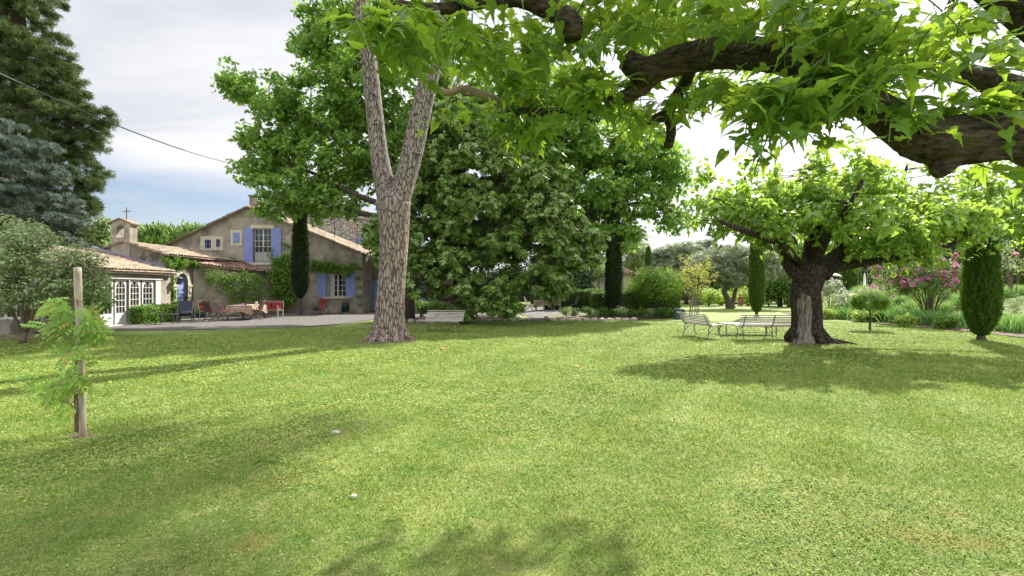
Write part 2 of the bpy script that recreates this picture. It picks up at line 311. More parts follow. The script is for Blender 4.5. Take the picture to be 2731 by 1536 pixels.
M['l_wist'] = leafmat('wisteria_leaf', (.075, .17, .022), (.18, .29, .045), (.36, .54, .06), .42, .45, .4, acc=(.34, .30, .06), accp=.06)
M['l_ivy'] = leafmat('ivy_leaf', (.05, .12, .014), (.13, .23, .035), (.2, .34, .04), .25, .62, .2)
M['l_box'] = leafmat('clipped_hedge_leaf', (.04, .10, .016), (.10, .18, .035), (.16, .28, .04), .25, .6, .2)
M['l_round'] = leafmat('rounded_shrub_leaf', (.05, .115, .015), (.14, .23, .035), (.2, .34, .03), .3, .65, .18)
M['l_olive'] = leafmat('olive_leaf', (.14, .17, .105), (.30, .33, .22), (.22, .27, .12), .25, .5, .4)
M['l_pale'] = leafmat('pale_far_leaf', (.10, .15, .05), (.24, .31, .13), (.28, .38, .12), .35, .55, .3)
M['l_lime'] = leafmat('yellow_green_leaf', (.14, .25, .03), (.30, .40, .07), (.40, .52, .08), .4, .5, .3)
M['l_hedge_dark'] = leafmat('tall_dark_hedge', (.018, .045, .018), (.045, .085, .03), (.05, .09, .03), .15, .6, .25)
M['l_myrtle'] = leafmat('myrtle_leaf', (.20, .28, .05), (.36, .40, .09), (.42, .48, .08), .4, .5, .3, acc=(.48, .20, .07), accp=.12)
M['l_iris'] = leafmat('iris_blade', (.08, .21, .05), (.18, .34, .09), (.25, .42, .10), .35, .45, .4)
M['l_lav'] = leafmat('lavender_foliage', (.15, .28, .07), (.26, .40, .12), (.26, .38, .12), .3, .7, .2)
M['l_pine'] = leafmat('umbrella_pine_needles', (.12, .20, .06), (.22, .32, .10), (.15, .24, .05), .2, .7, .2)
M['pink'] = leafmat('pink_rose_petal', (.50, .04, .22), (.66, .22, .40), (.8, .3, .5), .3, .6, .3)
M['salmon'] = leafmat('salmon_rose_petal', (.65, .16, .12), (.75, .36, .28), (.8, .3, .25), .3, .6, .3)
M['cream'] = leafmat('cream_rose_petal', (.62, .60, .45), (.75, .73, .62), (.7, .65, .5), .3, .6, .3)

# ------------------------------------------------------------------ leaf prototypes  (x across, y base to tip, z up)
def half_leaf(out, fold=.22, droop=.25):
    V = []; Fa = []
    z = lambda x, y: fold*abs(x)-droop*max(y, 0)**2-.35*abs(x)**2*max(y, 0)+.02*math.sin(9*y+6*abs(x))
    n = len(out)
    for x, y in out: ym = min(max(y, 0), 1); V.append((0, ym, z(0, ym)))
    for s in (1, -1):
        b = len(V)
        for x, y in out: V.append((s*x, y, z(x, y)))
        for i in range(n-1):
            q = (i, b+i, b+i+1, i+1) if s == 1 else (i+1, b+i+1, b+i, i)
            Fa += [(q[0], q[1], q[2]), (q[0], q[2], q[3])]
    return np.array(V, float), np.array(Fa, int)
def teeth(out, k=3, a=.016):
    o = []
    for i in range(len(out)-1):
        (x0, y0), (x1, y1) = out[i], out[i+1]; d = math.hypot(x1-x0, y1-y0)+1e-6; nx, ny = (y1-y0)/d, -(x1-x0)/d
        kk = max(1, int(d/.07))
        for j in range(kk):
            t = j/kk; w = a if (j % 2 and 0 < i) else 0; o.append((x0+(x1-x0)*t+nx*w, y0+(y1-y0)*t+ny*w))
    o.append(out[-1]); return o
def slim(p, k=.84): V = p[0].copy(); V[:, 0] *= k; return V, p[1]
P_MUL = [half_leaf(teeth([(0, 0), (.16, -.10), (.36, -.03), (.50, .20), (.47, .27), (.24, .34), (.40, .60), (.36, .66), (.18, .70), (.10, .92), (0, 1.25)]), .25, .30),
         half_leaf(teeth([(0, 0), (.20, -.11), (.40, .0), (.44, .22), (.36, .48), (.20, .76), (.08, .98), (0, 1.22)]), .2, .22),
         half_leaf(teeth([(0, 0), (.15, -.08), (.38, -.02), (.52, .16), (.50, .22), (.26, .30), (.20, .38), (.36, .60), (.34, .70), (.16, .72), (.09, .92), (0, 1.2)]), .3, .4)]
def vein(out, fold, droop):
    V = []; Fa = []; z = lambda x, y: fold*abs(x)-droop*max(y, 0)**2-.35*abs(x)**2*max(y, 0)+.02*math.sin(9*y+6*abs(x))
    def strip(a, b, w):
        n = 5; A = np.array(a, float); B = np.array(b, float); d = unit(B-A); px, py = -d[1]*w, d[0]*w
        for off in (.007, -.007):
            c = len(V)
            for i in range(n): t = i/(n-1); x, y = A*(1-t)+B*t; k = 1-.7*t; V.extend([(x+px*k, y+py*k, z(x, y)+off), (x-px*k, y-py*k, z(x, y)+off)])
            for i in range(n-1): q = c+2*i; Fa.extend([(q, q+1, q+3), (q, q+3, q+2)])
    strip((0, 0), (0, .98), .013)
    for s in (1, -1):
        for y0, x1, y1 in ((.02, .36, .22), (.14, .33, .52), (.32, .24, .60), (.50, .14, .74)): strip((0, y0), (s*x1, y1), .008)
    return np.array(V, float), np.array(Fa, int)
P_MUL = [slim(p) for p in P_MUL]
P_VEIN = [slim(p) for p in [vein(None, .25, .30), vein(None, .2, .22), vein(None, .3, .4)]]
P_MULF = half_leaf([(0, 0), (.34, -.05), (.46, .2), (.3, .42), (.3, .6), (0, 1.15)], .25, .35)
def star(lobes=5, r0=.32):
    V = [(0, .42, 0)]; n = lobes*2+1
    ang = np.linspace(-2.3, 2.3, n)
    for i, a in enumerate(ang): r = (.62 if abs(a) < 1.6 else .45) if i % 2 == 0 else r0; r = .72 if i == n//2 else r; V.append((math.sin(a)*r, .42+math.cos(a)*r, -.12*r))
    V.append((0, 0, 0)); Fa = [(0, i+2, i+1) for i in range(n-1)]+[(0, 1, n+1), (0, n+1, n)]
    return np.array(V, float), np.array(Fa, int)
P_PLANE = star()
P_DIA = (np.array([(0, 0, 0), (.28, .45, .06), (0, 1, -.1), (-.28, .45, .06)], float), np.array([(0, 1, 2), (0, 2, 3)]))
P_SLIM = (np.array([(0, 0, 0), (.13, .5, .03), (0, 1, -.06), (-.13, .5, .03)], float), np.array([(0, 1, 2), (0, 2, 3)]))
def rosette(n, el, wid, rng, proto=None):
    proto = proto or (np.array([(0, 0, 0), (wid, .35, .05), (wid*.9, .7, .02), (0, 1, -.1), (-wid*.9, .7, .02), (-wid, .35, .05)], float), np.array([(0, 1, 2), (0, 2, 3), (0, 3, 4), (0, 4, 5)]))
    V = []; Fa = []; c = 0
    for i in range(n):
        a = 2*math.pi*i/n*1.618+rng.uniform(-.3, .3); e = el+rng.uniform(-.35, .35); d = np.array((math.cos(a)*math.cos(e), math.sin(a)*math.cos(e), math.sin(e)))
        x = unit(np.cross(d, (0, 0, 1))); z = np.cross(x, d); s = rng.uniform(.75, 1.1)
        V.append(s*(proto[0][:, :1]*x+proto[0][:, 1:2]*d+proto[0][:, 2:]*z)); Fa.append(proto[1]+c); c += len(proto[0])
    return np.vstack(V), np.vstack(Fa)
_r = np.random.default_rng(3)
P_MAG = rosette(8, .35, .2, _r)
P_OLIVE = rosette(9, .5, .07, _r, (np.array([(0, 0, 0), (.08, .5, 0), (0, 1, 0), (-.08, .5, 0)], float), np.array([(0, 1, 2), (0, 2, 3)])))
P_NEEDLE = rosette(9, .35, .06, _r, (np.array([(0, 0, 0), (.075, .6, 0), (0, 1, -.05), (-.075, .6, 0)], float), np.array([(0, 1, 2), (0, 2, 3)])))
def pinnate():
    V = []; Fa = []; c = 0
    for i in range(11):
        t = .12+.16*(i//2); s = 1 if i % 2 else -1; ln = .36*(1-.25*abs(t-.5))
        if i == 10: d = np.array((0, 1, -.2)); b = np.array((0, .92, -.35))
        else: d = unit(np.array((s*.9, .55, -.25))); b = np.array((0, t, -.3*t*t))
        x = unit(np.cross(d, (0, 0, 1))); w = ln*.24; V.append(np.array([b, b+d*ln*.45+x*w, b+d*ln, b+d*ln*.45-x*w])); Fa.append(np.array([(0, 1, 2), (0, 2, 3)])+c); c += 4
    V.append(np.array([(-.008, 0, 0), (.008, 0, 0), (0, .95, -.33)])); Fa.append(np.array([(0, 1, 2)])+c)
    return np.vstack(V), np.vstack(Fa)
P_PIN = pinnate()
P_CY = rosette(5, 1.0, .1, _r, (np.array([(0, 0, 0), (.09, .5, 0), (0, 1, 0), (-.09, .5, 0)], float), np.array([(0, 1, 2), (0, 2, 3)])))
def place(P, Nn, T, S, proto):
    """proto copies at P, local z along Nn, local y along T"""
    Nn = unit(Nn); T = unit(T-Nn*np.sum(T*Nn, 1, keepdims=True)); X = np.cross(T, Nn)
    pv, pf = proto; n = len(P); S = np.broadcast_to(np.asarray(S, float), (n,))
    V = P[:, None]+S[:, None, None]*(pv[None, :, 0, None]*X[:, None]+pv[None, :, 1, None]*T[:, None]+pv[None, :, 2, None]*Nn[:, None])
    Fa = pf[None]+(np.arange(n)*len(pv))[:, None, None]
    return V.reshape(-1, 3), Fa.reshape(-1, 3)
def rv(rng, n): return unit(rng.normal(size=(n, 3)))
def leaves(P, out, proto, size, rng, up=.6, wild=.8, droop=.35):
    n = len(P); Nn = unit(out*.45+np.array((0, 0, up))+rv(rng, n)*wild); T = out*.6+rv(rng, n)*.9+np.array((0, 0, -droop))
    return place(P, Nn, T, size*rng.uniform(.7, 1.25, n), proto)
def rosettes(P, out, proto, size, rng, up=.5, wild=.4):
    n = len(P); return place(P, unit(out*.7+np.array((0, 0, up))+rv(rng, n)*wild), rv(rng, n), size*rng.uniform(.7, 1.25, n), proto)
def ball_pts(C, Rr, n, rng, flat=.7, p=.6):
    C = np.repeat(C, n, 0); Rr = np.repeat(Rr, n); d = rv(rng, len(C)); r = Rr*rng.uniform(0, 1, len(C))**p
    return C+d*r[:, None]*np.array((1, 1, flat)), d
def E(px, py, rx, ry, Y, dy=None):
    k = Y/F; return (W(px, py, Y), np.array((rx*k, dy if dy else (rx+ry)*.5*k, ry*k)))
def clump_centres(ells, n, rng, inner=.45):
    vol = np.array([np.prod(e[1])**.72 for e in ells]); cnt = np.maximum(1, (n*vol/vol.sum()).astype(int)); C = []
    for (c, r), k in zip(ells, cnt): C.append(c+rv(rng, k)*r*rng.uniform(inner, 1, (k, 1))**.7)
    return np.vstack(C)
def twigs(mb, src, C, rng, r0=.03, seg=4, every=1, far=99):
    for c in C[::every]:
        i = np.argmin(np.linalg.norm(src-c, axis=1)+np.maximum(0, src[:, 2]-c[2])*.8); s = src[i]
        if np.linalg.norm(c-s) > far: continue
        mid = (s+c)/2+rv(rng, 1)[0]*.08*np.linalg.norm(c-s)+np.array((0, 0, -.03))
        mb.tube([s, mid, c], [r0, r0*.6, r0*.2], seg, cap=False)
def tree(name, label, cat, base, trunk, limbs, ells, nc, nl, cr, proto, size, lmat, bmat, seed, kind='leaf', group=None, seg=10, r0=.03, every=2, up=.6, wild=.8, flat=.7, inner=.45, parent=None, minz=None, lump=.05, droop=.35):
    rng = np.random.default_rng(seed); rt = parent or root(name, label, cat, base, group=group)
    mb = MB(); src = []
    for k, (pts, rad) in enumerate([trunk]+limbs):
        mb.tube(pts, rad, seg if k == 0 else max(5, seg-3), sub=4, lump=lump, rs=seed+k); sp, _ = smooth_path(np.array(pts, float), np.array(rad, float), 5); src.append(sp[len(sp)//3:] if k == 0 else sp)
    C = clump_centres(ells, nc, rng, inner)
    if minz is not None: C = C[C[:, 2] > minz]
    twigs(mb, np.vstack(src), C, rng, r0, every=every)
    obj('trunk', mb, bmat, rt, smooth=True)
    P, d = ball_pts(C, rng.uniform(cr[0], cr[1], len(C)), nl, rng, flat)
    if minz is not None: k = P[:, 2] > minz*.5+.02; P = P[k]; d = d[k]
    ch = leaves(P, d, proto, size, rng, up, wild, droop) if kind == 'leaf' else rosettes(P, d, proto, size, rng, up, wild)
    obj('crown', [ch], lmat, rt); return rt
def bush(name, label, cat, base, r, h, n, proto, size, lmat, seed, group=None, flowers=None, nf=0, fs=.08, stems=True, kind='leaf', lobes=9, low=.25):
    rng = np.random.default_rng(seed); base = np.array(base, float); base[2] = float(terrain(base[0], base[1])); rt = root(name, label, cat, base, group=group)
    c = base+np.array((0, 0, h*.55)); C = c+rv(rng, lobes)*np.array((r*.6, r*.6, h*.28))*rng.uniform(.5, 1, (lobes, 1)); C[:, 2] = np.maximum(C[:, 2], base[2]+h*low)
    P, d = ball_pts(C, rng.uniform(.35, .55, lobes)*min(r, h), n//lobes, rng, .8, .45)
    k = P[:, 2] > base[2]+.02; P = P[k]; d = d[k]
    ch = leaves(P, d, proto, size, rng) if kind == 'leaf' else rosettes(P, d, proto, size, rng, .6, .5)
    obj('foliage', [ch], lmat, rt)
    if stems:
        mb = MB()
        for q in C: mb.tube([base+rv(rng, 1)[0]*np.array((.1, .1, 0)), (base+q)/2+rv(rng, 1)[0]*.06, q], [.02*h**.5, .014, .005], 4, cap=False)
        obj('stem', mb, M['bark'], rt)
    if flowers: obj('blossoms', [blossoms(P, d, nf, fs, rng)], flowers, rt)
    return rt
def blossoms(P, d, nf, fs, rng):
    i = rng.choice(len(P), nf); Pf = P[i]+d[i]*.06; Q = np.repeat(Pf, 9, 0); dd = np.repeat(unit(d[i]+np.array((0, -.5, .4))), 9, 0)
    return place(Q+rv(rng, len(Q))*fs*.35, unit(dd+rv(rng, len(Q))*.8), rv(rng, len(Q)), fs*rng.uniform(.5, .9, len(Q)), (np.array([(-.5, -.3, 0), (.5, -.3, 0), (.55, .3, .1), (0, .6, .05), (-.55, .3, .1)], float), np.array([(0, 1, 2), (0, 2, 3), (0, 3, 4)])))
def cypress(label, base, rad, h, lm, seed, prof=None, n=5000, size=.12, trunk_h=.25, lean=0, group='clipped cypresses about the garden'):
    rng = np.random.default_rng(seed); base = np.array(base, float); base[2] = float(terrain(base[0], base[1])); rt = root('cypress_tree', label, 'cypress', base, group=group)
    prof = prof or [(0, .28), (.04, .55), (.15, .92), (.3, 1), (.6, .9), (.85, .72), (.96, .45), (1, .05)]
    t = rng.uniform(0, 1, n); a = rng.uniform(0, 2*math.pi, n); pr = np.interp(t, [p[0] for p in prof], [p[1] for p in prof])*rad
    hh_ = np.sin(a*7+t*41)*np.sin(a*13-t*17); keepc = rng.uniform(0, 1, n) > .65*(hh_ > .35)
    ripple = 1+.05*np.sin(a*5+seed)+.05*np.sin(a*11+t*14)+.045*np.sin(a*19-t*31)+.03*np.sin(a*3+t*23)
    r = pr*ripple*rng.uniform(.80, 1.05, n); z = trunk_h+t*(h-trunk_h)
    d = np.stack([np.cos(a), np.sin(a), np.zeros(n)], 1); P = base+np.stack([r*np.cos(a), r*np.sin(a), z], 1); P = P[keepc]; d = d[keepc]; n = len(P)
    stray = rng.uniform(0, 1, n) < .03; P[stray] += d[stray]*rng.uniform(.03, .12, (stray.sum(), 1))
    ch = place(P, unit(d*.45+np.array((0, 0, 1))+rv(rng, n)*.28), rv(rng, n), size*rng.uniform(.6, 1.4, n), P_CY)
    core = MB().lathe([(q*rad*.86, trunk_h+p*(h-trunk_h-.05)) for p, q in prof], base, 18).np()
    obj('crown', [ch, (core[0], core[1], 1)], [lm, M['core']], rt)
    mb = MB(); mb.tube([base+(0, 0, -.05), base+(0, 0, .15), base+(.01, 0, trunk_h+.35)], [rad*.26+.05, rad*.2+.02, rad*.18], 9, sub=3, lump=.1); obj('trunk', mb, M['bark'], rt, smooth=True)
    return rt
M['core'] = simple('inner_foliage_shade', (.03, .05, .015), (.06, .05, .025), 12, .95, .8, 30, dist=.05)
def hedge(label, pts, w, h, n, size, lm, seed, name='hedge', group=None, z0=None):
    rng = np.random.default_rng(seed); b = np.array((pts[0][0], pts[0][1], float(terrain(*pts[0])) if z0 is None else z0)); rt = root(name, label, 'hedge', b, group=group)
    ch = []; tot = sum(math.dist(pts[i], pts[i+1]) for i in range(len(pts)-1)); mb = MB()
    for i in range(len(pts)-1):
        p = np.array(pts[i]+(b[2],)); q = np.array(pts[i+1]+(b[2],)); L_ = np.linalg.norm(q-p); u = (q-p)/L_; s = np.array((-u[1], u[0], 0)); k = int(n*L_/tot)
        t = rng.uniform(-w/2/L_, 1+w/2/L_, k); face = rng.choice(3, k, p=[w/(w+2*h), h/(w+2*h), h/(w+2*h)]); lat = rng.uniform(-.5, .5, k)*w; zz = rng.uniform(.03, 1, k)*h
        lat = np.where(face == 1, w/2, np.where(face == 2, -w/2, lat)); zz = np.where(face == 0, h, zz); bulge = .05*np.sin(t*L_*2.1)+.03*np.sin(t*L_*5+zz*3)
        P = p+u*(t*L_)[:, None]+s*(lat+np.sign(lat)*bulge)[:, None]+np.array((0, 0, 1))*(zz+np.where(face == 0, bulge, 0))[:, None]+rv(rng, k)*.05
        d = np.where((face == 0)[:, None], np.array((0, 0, 1.)), np.where((face == 1)[:, None], s, -s)); ch.append(leaves(P, d, P_DIA, size, rng, .3, .7))
        for e_, sg in ((p, -1), (q, 1)):
            k3 = int(n*w*h/(tot*(w+2*h))); Pe = e_+u*sg*(w/2)+s*rng.uniform(-w/2, w/2, (k3, 1))+np.array((0, 0, 1))*rng.uniform(.03, h, (k3, 1))+rv(rng, k3)*.04; ch.append(leaves(Pe, np.tile(u*sg, (k3, 1)), P_DIA, size, rng, .3, .7))
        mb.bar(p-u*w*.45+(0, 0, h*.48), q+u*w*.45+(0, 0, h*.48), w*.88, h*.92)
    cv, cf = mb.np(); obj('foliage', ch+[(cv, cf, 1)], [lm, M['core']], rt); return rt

# ------------------------------------------------------------------ ground, courtyard, beds
def lin(a, b, s): return list(np.arange(a, b, s))
xs = np.array([-900, -500, -250, -120, -80, -60, -45]+lin(-36, 44, .4)+[46, 52, 60, 80, 120, 250, 500, 900.]); ys = np.array([-60, -30, -15, -8]+lin(-4, 50, .4)+[52, 56, 62, 70, 85, 110, 150, 220, 400, 800, 2500.])
gx, gy = np.meshgrid(xs, ys); V = np.stack([gx.ravel(), gy.ravel(), terrain(gx, gy).ravel()], 1); nx = len(xs)
q = (np.arange(len(ys)-1)[:, None]*nx+np.arange(nx-1)[None]).ravel(); Fa = np.vstack([np.stack([q, q+1, q+nx+1], 1), np.stack([q, q+nx+1, q+nx], 1)])
tag(obj('lawn', [(V, Fa)], M['grass_ground'], smooth=True), kind='structure')
def sheet(name, pts, m, z=.02):
    tris = tessellate_polygon([[Vector((p[0], p[1], 0)) for p in pts]]); mb = MB(); mb.add([(p[0], p[1], z+float(terrain(p[0], p[1]))) for p in pts], [t if np.cross(np.array(pts[t[1]])-pts[t[0]], np.array(pts[t[2]])-pts[t[0]]) > 0 else t[::-1] for t in tris])
    return tag(obj(name, mb, m), kind='structure')
g2 = lambda px, py: tuple(G(px, py)[:2])
yard = [g2(230, 884), g2(330, 882), g2(430, 881), g2(540, 880), g2(632, 878), g2(740, 876), g2(845, 871), g2(920, 863), g2(979, 855), g2(1020, 850), g2(1075, 847)]
edge = []
for i in range(len(yard)-1):
    for k in range(6):
        t = k/6; p = (yard[i][0]*(1-t)+yard[i+1][0]*t, yard[i][1]*(1-t)+yard[i+1][1]*t+random.uniform(-.07, .07)); edge.append(p)
sheet('gravel_courtyard', edge+[(-5.2, 27.2), (-4.5, 29.5), (0, 29.8), (1.2, 27.5), g2(1384, 855), g2(1420, 856), g2(1456, 855), (2.3, 27.2), (3.0, 30.5), (6, 33), (12, 39), (4, 44), (-8, 44), (-24, 44), (-24, 17.5)], M['gravel'])
bed1 = [g2(1000, 858), g2(1060, 860), g2(1150, 858), g2(1250, 857), g2(1340, 856), g2(1375, 854), (.55, 26.6), (-.6, 28.6), (-4, 28.4), (-5.2, 26.6)]
sheet('mulch_bed', bed1, M['mulch'], .05)
bed2 = [g2(1465, 855), g2(1540, 854.5), g2(1620, 854), g2(1700, 853), g2(1800, 848), (9.8, 29), (3.6, 29.4), (2.6, 27.2)]
sheet('flower_bed_soil', bed2, M['mulch'], .05)
sheet('border_mulch', [(17.2, 15.2)]+[(16.95+.12*math.sin(y*1.1), y) for y in lin(15.6, 30, .5)]+[(18.3, 33), (19, 30), (18.2, 26), (18.2, 15)], M['mulch'], .03)
sheet('bare_earth', [(-4.82+.2*math.cos(a)*(1+.35*math.sin(a*3+1)+.2*math.sin(a*7)), 5.42+.12*math.sin(a)*(1+.3*math.sin(a*4))) for a in np.linspace(0, 6.28, 25)[:-1]], M['soil'], .003)
def earth_ring(cx, cy, r):
    V = [(cx, cy, float(terrain(cx, cy))+.004)]; Fc = []; n = 40; rng = np.random.default_rng(3)
    for j in range(1, 9):
        for i in range(n): a = 2*math.pi*i/n; q = r*j/8*(1+.16*math.sin(3*a+cx)+.12*math.sin(7*a)+.06*math.sin(13*a)); x = cx+q*math.cos(a); y = cy+q*math.sin(a); V.append((x, y, float(terrain(x, y))+.004))
    Fc += [(0, 1+i, 1+(i+1) % n) for i in range(n)]
    for j in range(7): Fc += [(1+j*n+i, 1+(j+1)*n+i, 1+(j+1)*n+(i+1) % n, 1+j*n+(i+1) % n) for i in range(n)]
    mb = MB(); mb.add(V, Fc); tag(obj('bare_earth', mb, M['mulch']), kind='structure')
earth_ring(-3.77, 14.77, .85); earth_ring(8.6, 14.15, .75)
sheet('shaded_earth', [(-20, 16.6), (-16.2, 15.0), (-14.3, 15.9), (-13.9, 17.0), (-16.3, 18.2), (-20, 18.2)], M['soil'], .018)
def grass():
    rng = np.random.default_rng(11); n = 860000; y = 2.3*np.exp(rng.uniform(0, 1, n)*math.log(27/2.3)); x = rng.uniform(-1, 1, n)*(1.12*y+3.2)
    keep = ~((y > 17) & (x < -3.4*1)) & (x < 16.9) & ~((y > 24.0)) & ~((((x+4.86)/.36)**2+((y-5.42)/.2)**2 < rng.uniform(.0, .9, n)))
    keep |= (y > 15) & (y < 20) & (x > -11) & (x < -3) & (y < 21+.0*x) & (x > -13.5)
    for tx_, ty_, tr in ((-3.77, 14.77, .95), (8.6, 14.15, .85)): keep &= ~(np.hypot(x-tx_, y-ty_) < tr*rng.uniform(.45, 1.15, n))
    x, y = x[keep], y[keep]; n = len(x); P = np.stack([x, y, terrain(x, y)+.002], 1)
    s = np.clip(.0034*y**.95, .008, .036)*rng.uniform(.7, 1.4, n); cp = np.sin(x*1.7+1)*np.sin(y*1.3)+np.sin(x*.6-y*.9+2); cl = rng.uniform(0, 1, n) < np.where(cp > .3, .75, .3); s = s*np.where(cl & (cp > .3), 1.25, 1)
    patch = .75+.5*(np.sin(x*2.1+y)*np.sin(y*1.7-x)+.6*np.sin(x*5-y*3))*.5
    up = np.array((0, 0, 1.)); A = P[~cl]; k = len(A); lean = unit(up+rv(rng, k)*.75); hh = np.minimum(s[~cl]*2.6, .05)*rng.uniform(.5, 1.3, k)*patch[~cl]; sd = unit(np.cross(lean, rv(rng, k)))*(s[~cl]*.30)[:, None]
    V1 = np.stack([A-sd, A+sd, A+lean*hh[:, None]], 1).reshape(-1, 3); F1 = np.arange(3*k).reshape(-1, 3)
    B = P[cl]; k2 = len(B); B = B+up*(np.minimum(s[cl], .022)*rng.uniform(.5, 1.8, k2)*patch[cl])[:, None]
    clo = (np.array([(-.5, 0, 0), (.1, -.5, .05), (.55, .1, 0), (.0, .55, .05)], float), np.array([(0, 1, 2), (0, 2, 3)]))
    V2, F2 = place(B, unit(up+rv(rng, k2)*.55), rv(rng, k2), s[cl]*rng.uniform(.6, 1.2, k2), clo)
    o = obj('grass', [(V1, F1), (V2, F2)], M['blades']); tag(o, 'short mown grass and clover over the whole lawn', 'grass', kind='stuff')
grass()
def rock(loc, s, label, name='rock', group=None, m='stonerock'):
    rng = np.random.default_rng(int(abs(loc[0]*77+loc[1]*31))+1); import bmesh
    bm = bmesh.new(); bmesh.ops.create_icosphere(bm, subdivisions=2, radius=1); V = np.array([v.co[:] for v in bm.verts]); Fa = np.array([[v.index for v in f.verts] for f in bm.faces]); bm.free()
    V = V*(1+.16*np.sin(V[:, :1]*4+rng.uniform(0, 6))*np.sin(V[:, 1:2]*5+rng.uniform(0, 6)))+rng.normal(size=V.shape)*.04; z = float(terrain(loc[0], loc[1]))
    o = obj(name, [(V*np.array(s), Fa)], M[m]); o.location = (loc[0], loc[1], z+s[2]*.35); return tag(o, label, 'stone', group)
p = G(895, 1165); rock(p, (.05, .035, .03), 'pinkish stone lying in the lawn on the far side of the smaller one')
p = G(943, 1330); rock(p, (.03, .03, .018), 'small pale stone lying nearest the camera in the lawn')
for i, (a, b, n) in enumerate((((1062, 859.5), (1378, 855), 14), ((1466, 856), (1700, 854), 11), ((1456, 846), (1466, 856), 2), ((1378, 855), (1388, 846), 2))):
    for k in range(n):
        t = (k+.5)/n; A = G(*a); B = G(*b); p = A*(1-t)+B*t; ln = np.linalg.norm(B-A)/n
        o = rock(p+(0, random.uniform(-.04, .04), 0), (ln*.47, .12, random.uniform(.09, .13)), ('rough edging stones along the magnolia bed', 'rough edging stones along the hedge flower bed', 'edging stone at the gravel corner of the hedge bed', 'edging stone at the gravel corner of the magnolia bed')[i], 'edging_stone', ('edging stones of the magnolia bed', 'edging stones of the hedge bed', 'corner stones of the hedge bed', 'corner stones of the magnolia bed')[i])
        o.rotation_euler = (0, 0, math.atan2(B[1]-A[1], B[0]-A[0])+random.uniform(-.1, .1))

# ------------------------------------------------------------------ buildings
class Pl:
    def __init__(s, o, U, N): s.o = np.array(o, float); s.U = unit(U); s.N = unit(N); s.Z = np.array((0, 0, 1.))
    def p(s, u, z, d=0): return s.o+s.U*u+s.Z*z+s.N*d
    def box(s, mb, u0, u1, z0, z1, d0, d1):
        c = [s.p(u, z, d) for d in (d1, d0) for u, z in ((u0, z0), (u1, z0), (u1, z1), (u0, z1))]
        mb.add(c, [(0, 1, 2, 3), (7, 6, 5, 4), (0, 4, 5, 1), (1, 5, 6, 2), (2, 6, 7, 3), (3, 7, 4, 0)]); return mb
    def face(s, mb, outer, holes=(), rev=.22, d=0):
        polys = [[Vector((u, z, 0)) for u, z in outer]]+[[Vector((u, z, 0)) for u, z in h] for h in holes]; flat = [q for pl in polys for q in pl]
        mb.add([s.p(q.x, q.y, d) for q in flat], list(tessellate_polygon(polys)))
        for h in holes:
            n = len(h); mb.add([s.p(u, z, d) for u, z in h]+[s.p(u, z, d-rev) for u, z in h], [(i, (i+1) % n, n+(i+1) % n, n+i) for i in range(n)])
        return mb
def rect(u0, u1, z0, z1): return [(u0, z0), (u1, z0), (u1, z1), (u0, z1)]
def arch(u0, u1, z0, z1, n=8): r = (u1-u0)/2; c = (u0+u1)/2; return [(u0, z0), (u1, z0)]+[(c+r*math.cos(math.pi*i/n), z1-r+r*math.sin(math.pi*i/n)) for i in range(n+1)]
def window(parent, pl, u0, u1, z0, z1, cols, rows, d=-.14, fr=.05, name='window', m=None, solid=0, curtain=False, leaves_=2):
    mb = MB(); m = m or M['white']
    pl.box(mb, u0, u0+fr, z0, z1, d-.03, d+.02); pl.box(mb, u1-fr, u1, z0, z1, d-.03, d+.02); pl.box(mb, u0+fr, u1-fr, z1-fr, z1, d-.03, d+.02); pl.box(mb, u0+fr, u1-fr, z0, z0+fr, d-.03, d+.02)
    if solid: pl.box(mb, u0+fr, u1-fr, z0+fr, z0+solid, d-.03, d+.015)
    zb = z0+max(fr, solid)
    if leaves_ == 2: pl.box(mb, (u0+u1)/2-.045, (u0+u1)/2+.045, zb, z1-fr, d-.028, d+.024)
    for i in range(1, cols):
        if leaves_ == 2 and i*2 == cols: continue
        u = u0+(u1-u0)*i/cols; pl.box(mb, u-.014, u+.014, zb, z1-fr, d-.02, d+.012)
    for j in range(1, rows): z = zb+(z1-fr-zb)*j/rows; pl.box(mb, u0+fr, u1-fr, z-.014, z+.014, d-.018, d+.014)
    w = obj(name, mb, m, parent); g = MB(); pl.box(g, u0+fr*.5, u1-fr*.5, zb-.02, z1-fr*.5, d-.045, d-.034); obj('pane', g, M['glass'], w)
    if curtain: g = MB(); pl.box(g, u0+fr, u0+(u1-u0)*.3, zb, z1-fr, d-.033, d-.031); obj('curtain', g, M['curtain'], w)
    return w
def shutter(parent, pl, u0, u1, z0, z1, d=.02, boards=7, horizontal=True):
    mb = MB()
    if horizontal:
        for i in range(boards): a = z0+(z1-z0)*i/boards; pl.box(mb, u0, u1, a, a+(z1-z0)/boards-.012, d, d+.035)
    else:
        for i in range(boards): a = u0+(u1-u0)*i/boards; pl.box(mb, a, a+(u1-u0)/boards-.01, z0, z1, d, d+.035)
    pl.box(mb, u0+.01, u1-.01, z0+.01, z1-.01, d-.01, d+.02); s = obj('shutter', mb, M['shutter'], parent)
    for z in (z0+.12*(z1-z0), z1-.1*(z1-z0)): h = MB(); pl.box(h, u0+.02, u1-.02, z-.02, z+.02, d+.035, d+.045); obj('hinge', h, M['shutter'], s)
    return s
